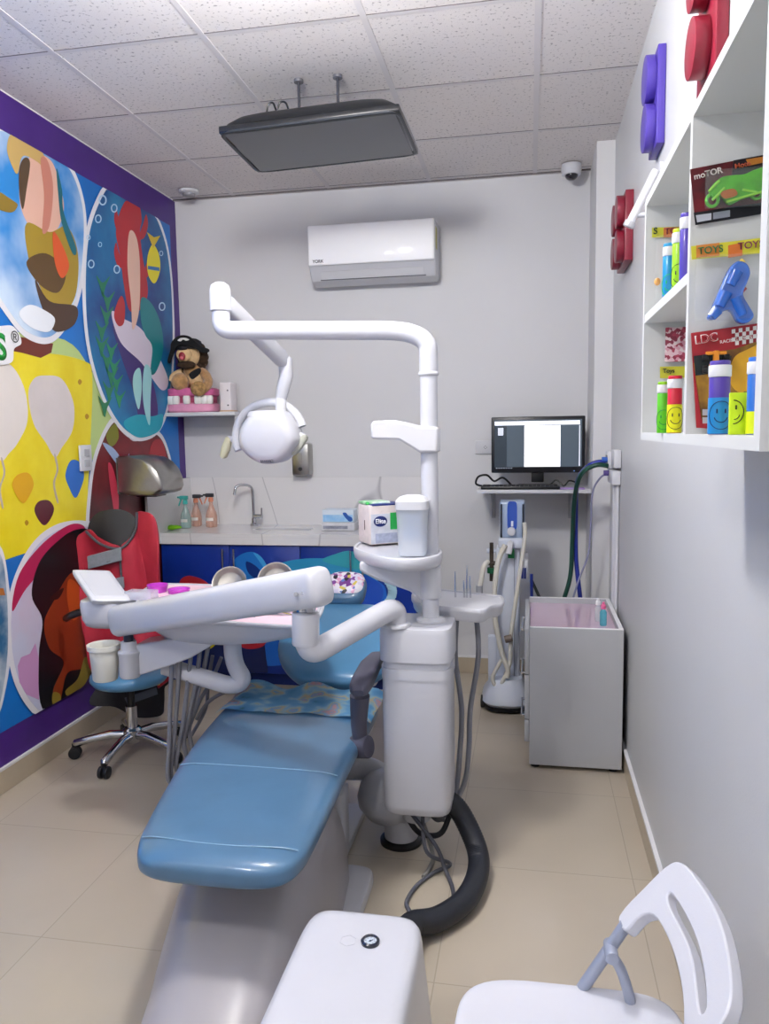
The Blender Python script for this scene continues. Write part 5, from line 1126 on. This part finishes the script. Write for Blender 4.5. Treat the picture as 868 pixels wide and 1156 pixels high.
# corrugated hose
HP=[V((-.31,2.60,.228)),at(510,905,'y',2.60),at(526,928,'y',2.59),at(541,972,'z',.055),at(527,1014,'z',.042),at(490,1040,'z',.045),at(460,1047,'z',.07),V((-.35,1.72,.12)),V((-.36,1.665,.14))]
fine=spline(HP,40);cen_=[fine[0]];acc=0
for a_,b_ in zip(fine,fine[1:]):
    acc+=(b_-a_).length
    if acc>=.0035: cen_.append(b_);acc=0
for _k in range(60): cen_=[cen_[0]]+[(cen_[i-1]+cen_[i]*2+cen_[i+1])/4 for i in range(1,len(cen_)-1)]+[cen_[-1]]
R_=.036;bb=B()
bb.tube(cen_,[R_*(1.02 if i%2 else .975) for i in range(len(cen_))],20)
tag(obj('corrugated_hose',bb,mat('ribbed_charcoal_hose','#23262e',.45,var=.1),smooth=60),'thick black corrugated hose curving on the floor to the white box','hose')
def floorcable(pts,r,col,label):
    return tag(obj('cable',wire(pts,r,10),K(col,.45)),label,'cable','cables on the floor under the unit')
fz=lambda px,py,z=.008: at(px,py,'z',z)
floorcable([V((-.36,2.55,.19)),V((-.34,2.5,.08)),fz(508,975,.012),fz(490,985),fz(470,1000),fz(459,1018),fz(462,1028),fz(466,1033),fz(480,1040,.008)],.007,'#5d5f69','grey cable looping out on the floor beneath the column')
floorcable([V((-.40,2.54,.195)),at(492,955,'y',2.5),at(502,980,'z',.03),fz(510,1000,.008),fz(512,1012,.008)],.007,'#4a4c56','grey cable dropping from the column to the black hose')
floorcable([V((-.45,2.60,.20)),at(468,935,'y',2.60),at(482,943,'y',2.58),at(500,938,'y',2.6),V((-.26,2.66,.2))],.010,'#1d1f26','short black cable loop hanging right under the column')
floorcable([V((-.38,2.58,.198)),fz(488,962,.01),fz(486,978,.008),fz(478,990,.008)],.008,'#8b8a86','pale grey tube dropping beside the pedestal foot')
# ================================================================ STOOL
sx,sy=-1.85,3.28
stl=thing('dental_stool','low blue dentist stool with chrome star base near the mural','stool',(sx,sy,0))
szz=at(147,764,'y',sy).z
obj('seat',B().lathe([(0,-.03),(.13,-.03),(.165,-.02),(.18,.0),(.178,.018),(.16,.034),(.10,.04),(0,.041)],(sx+.0,sy,szz),44),BLUEL2,stl,smooth=60)
obj('seat_plate',B().lathe([(0,-.045),(.08,-.045),(.09,-.031),(0,-.031)],(sx,sy,szz),24),BLACKP,stl)
obj('gas_lift',B().cyl((sx,sy,.13),(sx,sy,szz-.14),.026,n=22),CHROME,stl);obj('lift_sleeve',B().cyl((sx,sy,szz-.139),(sx,sy,szz-.046),.018,n=18),BLACKP,stl)
obj('hub',B().lathe([(0,.055),(.03,.06),(.042,.075),(.044,.125),(.034,.135),(0,.136)],(sx,sy,0),28),CHROME,stl)
dirs=[math.atan2(at(px,py,'z',.03).y-sy,at(px,py,'z',.03).x-sx) for px,py in ((117,872),(76,850))]
base_a=dirs[0]
for k in range(5):
    a_=base_a-k*2*PI/5;d=V((math.cos(a_),math.sin(a_),0));c=V((sx,sy,0))
    tipx=c+d*.265
    lg=obj('star_leg',B().tube([c+d*.03+Z3*.10,c+d*.10+Z3*.105,c+d*.2+Z3*.088,c+d*.262+Z3*.072,c+d*.27+Z3*.066],[.022,.02,.018,.02,.012],14),CHROME,stl,smooth=60)
    sd=d.cross(Z3);w=tipx+Z3*.028
    obj('caster_fork',B().cyl(w+Z3*.032,w+Z3*.045,.014,n=14).box(w+V((-.008,-.008,.012)),w+V((.008,.008,.034)),.003),BLACKP,lg)
    for s_ in (-1,1): obj('caster_wheel',B().cyl(w+sd*s_*.0055-Z3*.0,w+sd*s_*.022,.028,n=24,bev=.004),mat('caster_rubber_%d%d'%(k,s_),'#1f2024',.5,var=.15),lg)
obj('back_post',wire([V((sx-.01,sy+.08,szz-.038)),V((sx-.02,sy+.22,szz-.03)),V((sx-.03,sy+.285,szz+.10)),V((sx-.04,sy+.285,szz+.45))],.013,12),CHROME,stl)
bpx=at(120,603,'y',sy+.27)
obj('backrest',B().rings([sring(V((bpx.x,sy+.265+d_,bpx.z-.04)),X3,Z3,w,h_,2.6,36) for d_,w,h_ in ((-.02,.07,.09),(-.012,.10,.125),(.012,.105,.13),(.022,.08,.1))]),mat('charcoal_vinyl','#34363a',.5,var=.1,bump=.05),stl,smooth=60)
ap=[at(106,690,'y',3.12),at(92,691,'y',3.12),at(80,695,'y',3.14),at(75,698,'y',3.22)]
obj('arm_bar',B().tube(spline([V((sx-.02,sy-.0,at(100,700,'y',3.2).z-.02))]+ap,5),.017,14),BLACKP,stl)
obj('arm_stem',wire([V((sx-.02,sy+.0,at(100,700,'y',3.2).z-.02)),V((sx-.06,sy+.16,szz+.12)),V((sx-.03,sy+.22,szz-.02))],.011,10),BLACKP,stl)
# ================================================================ LEAD APRON draped over stool back
AY=3.47
la=thing('lead_apron','red radiation apron with grey straps hanging over the stool backrest','apron',(-1.85,AY,.15))
RED=mat('red_apron_vinyl','#b2293d',.55,var=.18,vscale=7,bump=.35,bscale=9);PIPE=K('#4b4a52',.6)
def apoly(pts,y,th,nm,m,wav=.012,n=5,sm=True,parent=la,bev=.004):
    P=spline([at(px,py,'y',y) for px,py in pts],n,True) if sm else [at(px,py,'y',y) for px,py in pts]
    o=obj(nm,B().prism(P,(0,th,0)),m,parent,bev=bev);return o,P
def cloth_panel(nm,pts,y,m,th=.012):
    # fill a traced outline with a finely gridded, gently waved sheet
    P=spline([at(px,py,'y',y) for px,py in pts],5,True);b=B();b.prism(P,(0,th,0))
    bmesh.ops.triangulate(b.bm,faces=b.bm.faces[:]);
    bmesh.ops.subdivide_edges(b.bm,edges=b.bm.edges[:],cuts=3,use_grid_fill=True)
    for v in b.bm.verts:
        v.co.y+=.016*math.sin(v.co.x*24+v.co.z*3)+.012*math.sin(v.co.z*13+v.co.x*7)
    return obj(nm,b,m,la,smooth=60)
cloth_panel('front_panel',[(86,612),(93,601),(101,598),(108,603),(118,611),(137,618),(138,640),(139,700),(138,762),(104,760),(97,720),(88,660)],AY-.02,RED)
cloth_panel('front_panel',[(137,618),(146,608),(151,594),(151,580),(160,578),(172,582),(178,600),(182,645),(185,700),(183,762),(138,762),(139,700),(138,650)],AY-.028,RED)
def wv(x,z): return .016*math.sin(x*24+z*3)+.012*math.sin(z*13+x*7)
def pl_line(pts,y,r,nm,m): 
    P=[at(px,py,'y',y) for px,py in pts];P=spline(P,6);P=[V((p.x,p.y+wv(p.x,p.z),p.z)) for p in P];return obj(nm,B().tube(P,r,8),m,la)
pl_line([(97,600),(106,607),(118,614),(136,619),(146,609),(151,596),(152,579)],AY-.034,.007,'dark_piping',PIPE)
pl_line([(137,619),(138,650),(140,690)],AY-.034,.006,'dark_piping',PIPE)
pl_line([(99,640),(118,635),(136,630)],AY-.036,.006,'dark_piping',PIPE)
apoly([(98,628),(136,618),(137,633),(99,643)],AY-.066,.01,'grey_strap',mat('grey_webbing','#7f858f',.7,var=.1,vscale=60),sm=False)
apoly([(122,655),(139,651),(140,664),(126,668)],AY-.066,.01,'grey_strap',K('#7f858f',.7),sm=False)
b0_=cloth_panel('neck_lining',[(100,604),(101,588),(112,578),(132,575),(146,582),(150,592),(144,612),(136,624),(114,616)],AY+.045,mat('dark_lining','#2d2e31',.6,var=.1))
cloth_panel('lower_skirt',[(126,764),(186,752),(194,758),(190,772),(178,782),(181,806),(172,811),(150,808),(128,800),(104,794),(108,778)],AY-.02,mat('black_apron_back','#24242a',.55,var=.2,bump=.2,bscale=12))
apoly([(174,762),(196,750),(194,766),(178,778)],AY-.06,.008,'red_corner',K('#b2293d',.55),sm=False)
for px,py in ((179,772),(184,767),(189,762)): obj('yellow_button',B().cyl(at(px,py,'y',AY-.068),at(px,py,'y',AY-.061),.008,n=14),K('#d9a83a',.4),la)
apoly([(140,788),(176,776),(178,784),(144,796)],AY-.058,.006,'grey_strap',K('#5e6570',.7),sm=False)
# ================================================================ WHITE FOLDING CHAIR (bottom right)
fc=thing('folding_chair','white plastic folding chair with grey-blue tubular legs in the front right corner','folding chair',(.08,1.24,0))
PW=mat('white_chair_plastic','#cfd0d8',.38,coat=.1,var=.02,bump=.04,bscale=300)
TUB=mat('blue_grey_tube','#a4abbd',.3,metal=.25,coat=.2,var=.04)
sc0=V((.075,1.235,.45))
def so(k,z): 
    o=[]
    for i in range(56):
        a_=2*PI*i/56;ca,sa=math.cos(a_),math.sin(a_);e=.42
        x_=math.copysign(abs(ca)**e,ca)*.205;y_=math.copysign(abs(sa)**e,sa)*(.195+.012*ca)
        o.append(V((sc0.x+x_*k,sc0.y+y_*k,z+.012*(ca*.5-.2)*0)))
    return o
obj('seat',B().rings([so(.90,.428),so(.97,.432),so(1,.44),so(.992,.449),so(.965,.453),so(.9,.449),so(.6,.444),so(.2,.442)]),PW,fc,smooth=60)
P0=V((.19,0,.615));uu=V((.594,0,.804)).normalized();nv=V((.804,0,-.594))
YC=1.24
def bk(y,s_): return V((P0.x,YC+y,P0.z))+uu*s_
out=[(.205,-.03),(.205,.05),(.20,.105),(.18,.135),(.12,.15),(0,.16),(-.12,.15),(-.18,.135),(-.2,.105),(-.205,.05),(-.205,-.03),(-.165,-.03),(-.16,.02),(-.12,.045),(0,.055),(.12,.045),(.16,.015),(.165,-.03)]
ins=[(.145,.086),(.12,.096),(0,.106),(-.12,.096),(-.145,.086),(-.12,.078),(0,.088),(.12,.078)]
def curve(p): # bow the back away from the sitter across its width
    return p+nv*(.018*(1-((p.y-YC)/.2)**2))
O=spline([bk(*q) for q in out],4,True);I=spline([bk(*q) for q in ins],5,True)
bb=B().holed(O,[I],nv*.022)
bmesh.ops.subdivide_edges(bb.bm,edges=[e for e in bb.bm.edges if e.calc_length()>.03],cuts=2);bmesh.ops.triangulate(bb.bm,faces=bb.bm.faces[:])
bmesh.ops.subdivide_edges(bb.bm,edges=[e for e in bb.bm.edges if e.calc_length()>.04],cuts=2);bmesh.ops.triangulate(bb.bm,faces=bb.bm.faces[:])
for v in bb.bm.verts: v.co=curve(v.co)
obj('backrest',bb,PW,fc,smooth=35,bev=.006)
for s_ in (1,-1):
    y_=YC+s_*.186;a=V((P0.x,y_,P0.z))-uu*.06+nv*.011
    top=V((P0.x,y_,P0.z))+nv*.011-uu*.03
    dn=V((-.48,0,-.85)).normalized();foot=top+dn*((top.z-.012)/.85)
    obj('front_leg',B().tube([top,top.lerp(foot,.5),foot],.0115,16),TUB,fc)
    pv=top+dn*.055
    obj('rear_leg',B().tube(spline([pv+V((0,-s_*.0215,0)),pv+V((.018,-s_*.0215,-.03)),pv+V((.035,-s_*.0215,-.09)),pv+V((.05,-s_*.0215,-.2)),V((.27,y_-s_*.0215,.012))],7),.010,14),TUB,fc)
    obj('pivot_bolt',B().cyl(pv+V((0,s_*.014,0)),pv+V((0,-s_*.034,0)),.0125,n=16,bev=.002),TUB,fc)
    obj('rubber_foot',B().cyl(foot+V((0,0,-.012)),foot+V((0,0,.02)),.015,n=14),K('#8e9099',.6),fc)
    obj('rubber_foot',B().cyl(V((.27,y_-s_*.0215,0)),V((.27,y_-s_*.0215,.025)),.014,n=14),K('#8e9099',.6),fc)
obj('cross_bar',B().cyl((-.02,YC-.186,.25),(-.02,YC+.186,.25),.009,n=14),TUB,fc)
# ================================================================ CAMERA, WORLD, VIEW
cam=bpy.data.cameras.new('camera');co=bpy.data.objects.new('camera',cam);COL.objects.link(co)
m3=Matrix((CR,CU,-CF)).transposed();co.matrix_world=Matrix.Translation(EYE)@m3.to_4x4()
cam.sensor_fit='AUTO';cam.sensor_width=36;cam.lens=F/1156*36;cam.clip_start=.05
bpy.context.scene.camera=co
w=bpy.data.worlds.new('world');w.use_nodes=True;bpy.context.scene.world=w
w.node_tree.nodes['Background'].inputs[0].default_value=(.8,.85,1,1);w.node_tree.nodes['Background'].inputs[1].default_value=.3
sc=bpy.context.scene;sc.view_settings.view_transform='Standard';sc.view_settings.look='None';sc.view_settings.gamma=1;sc.view_settings.exposure=0
sc.view_settings.use_curve_mapping=False
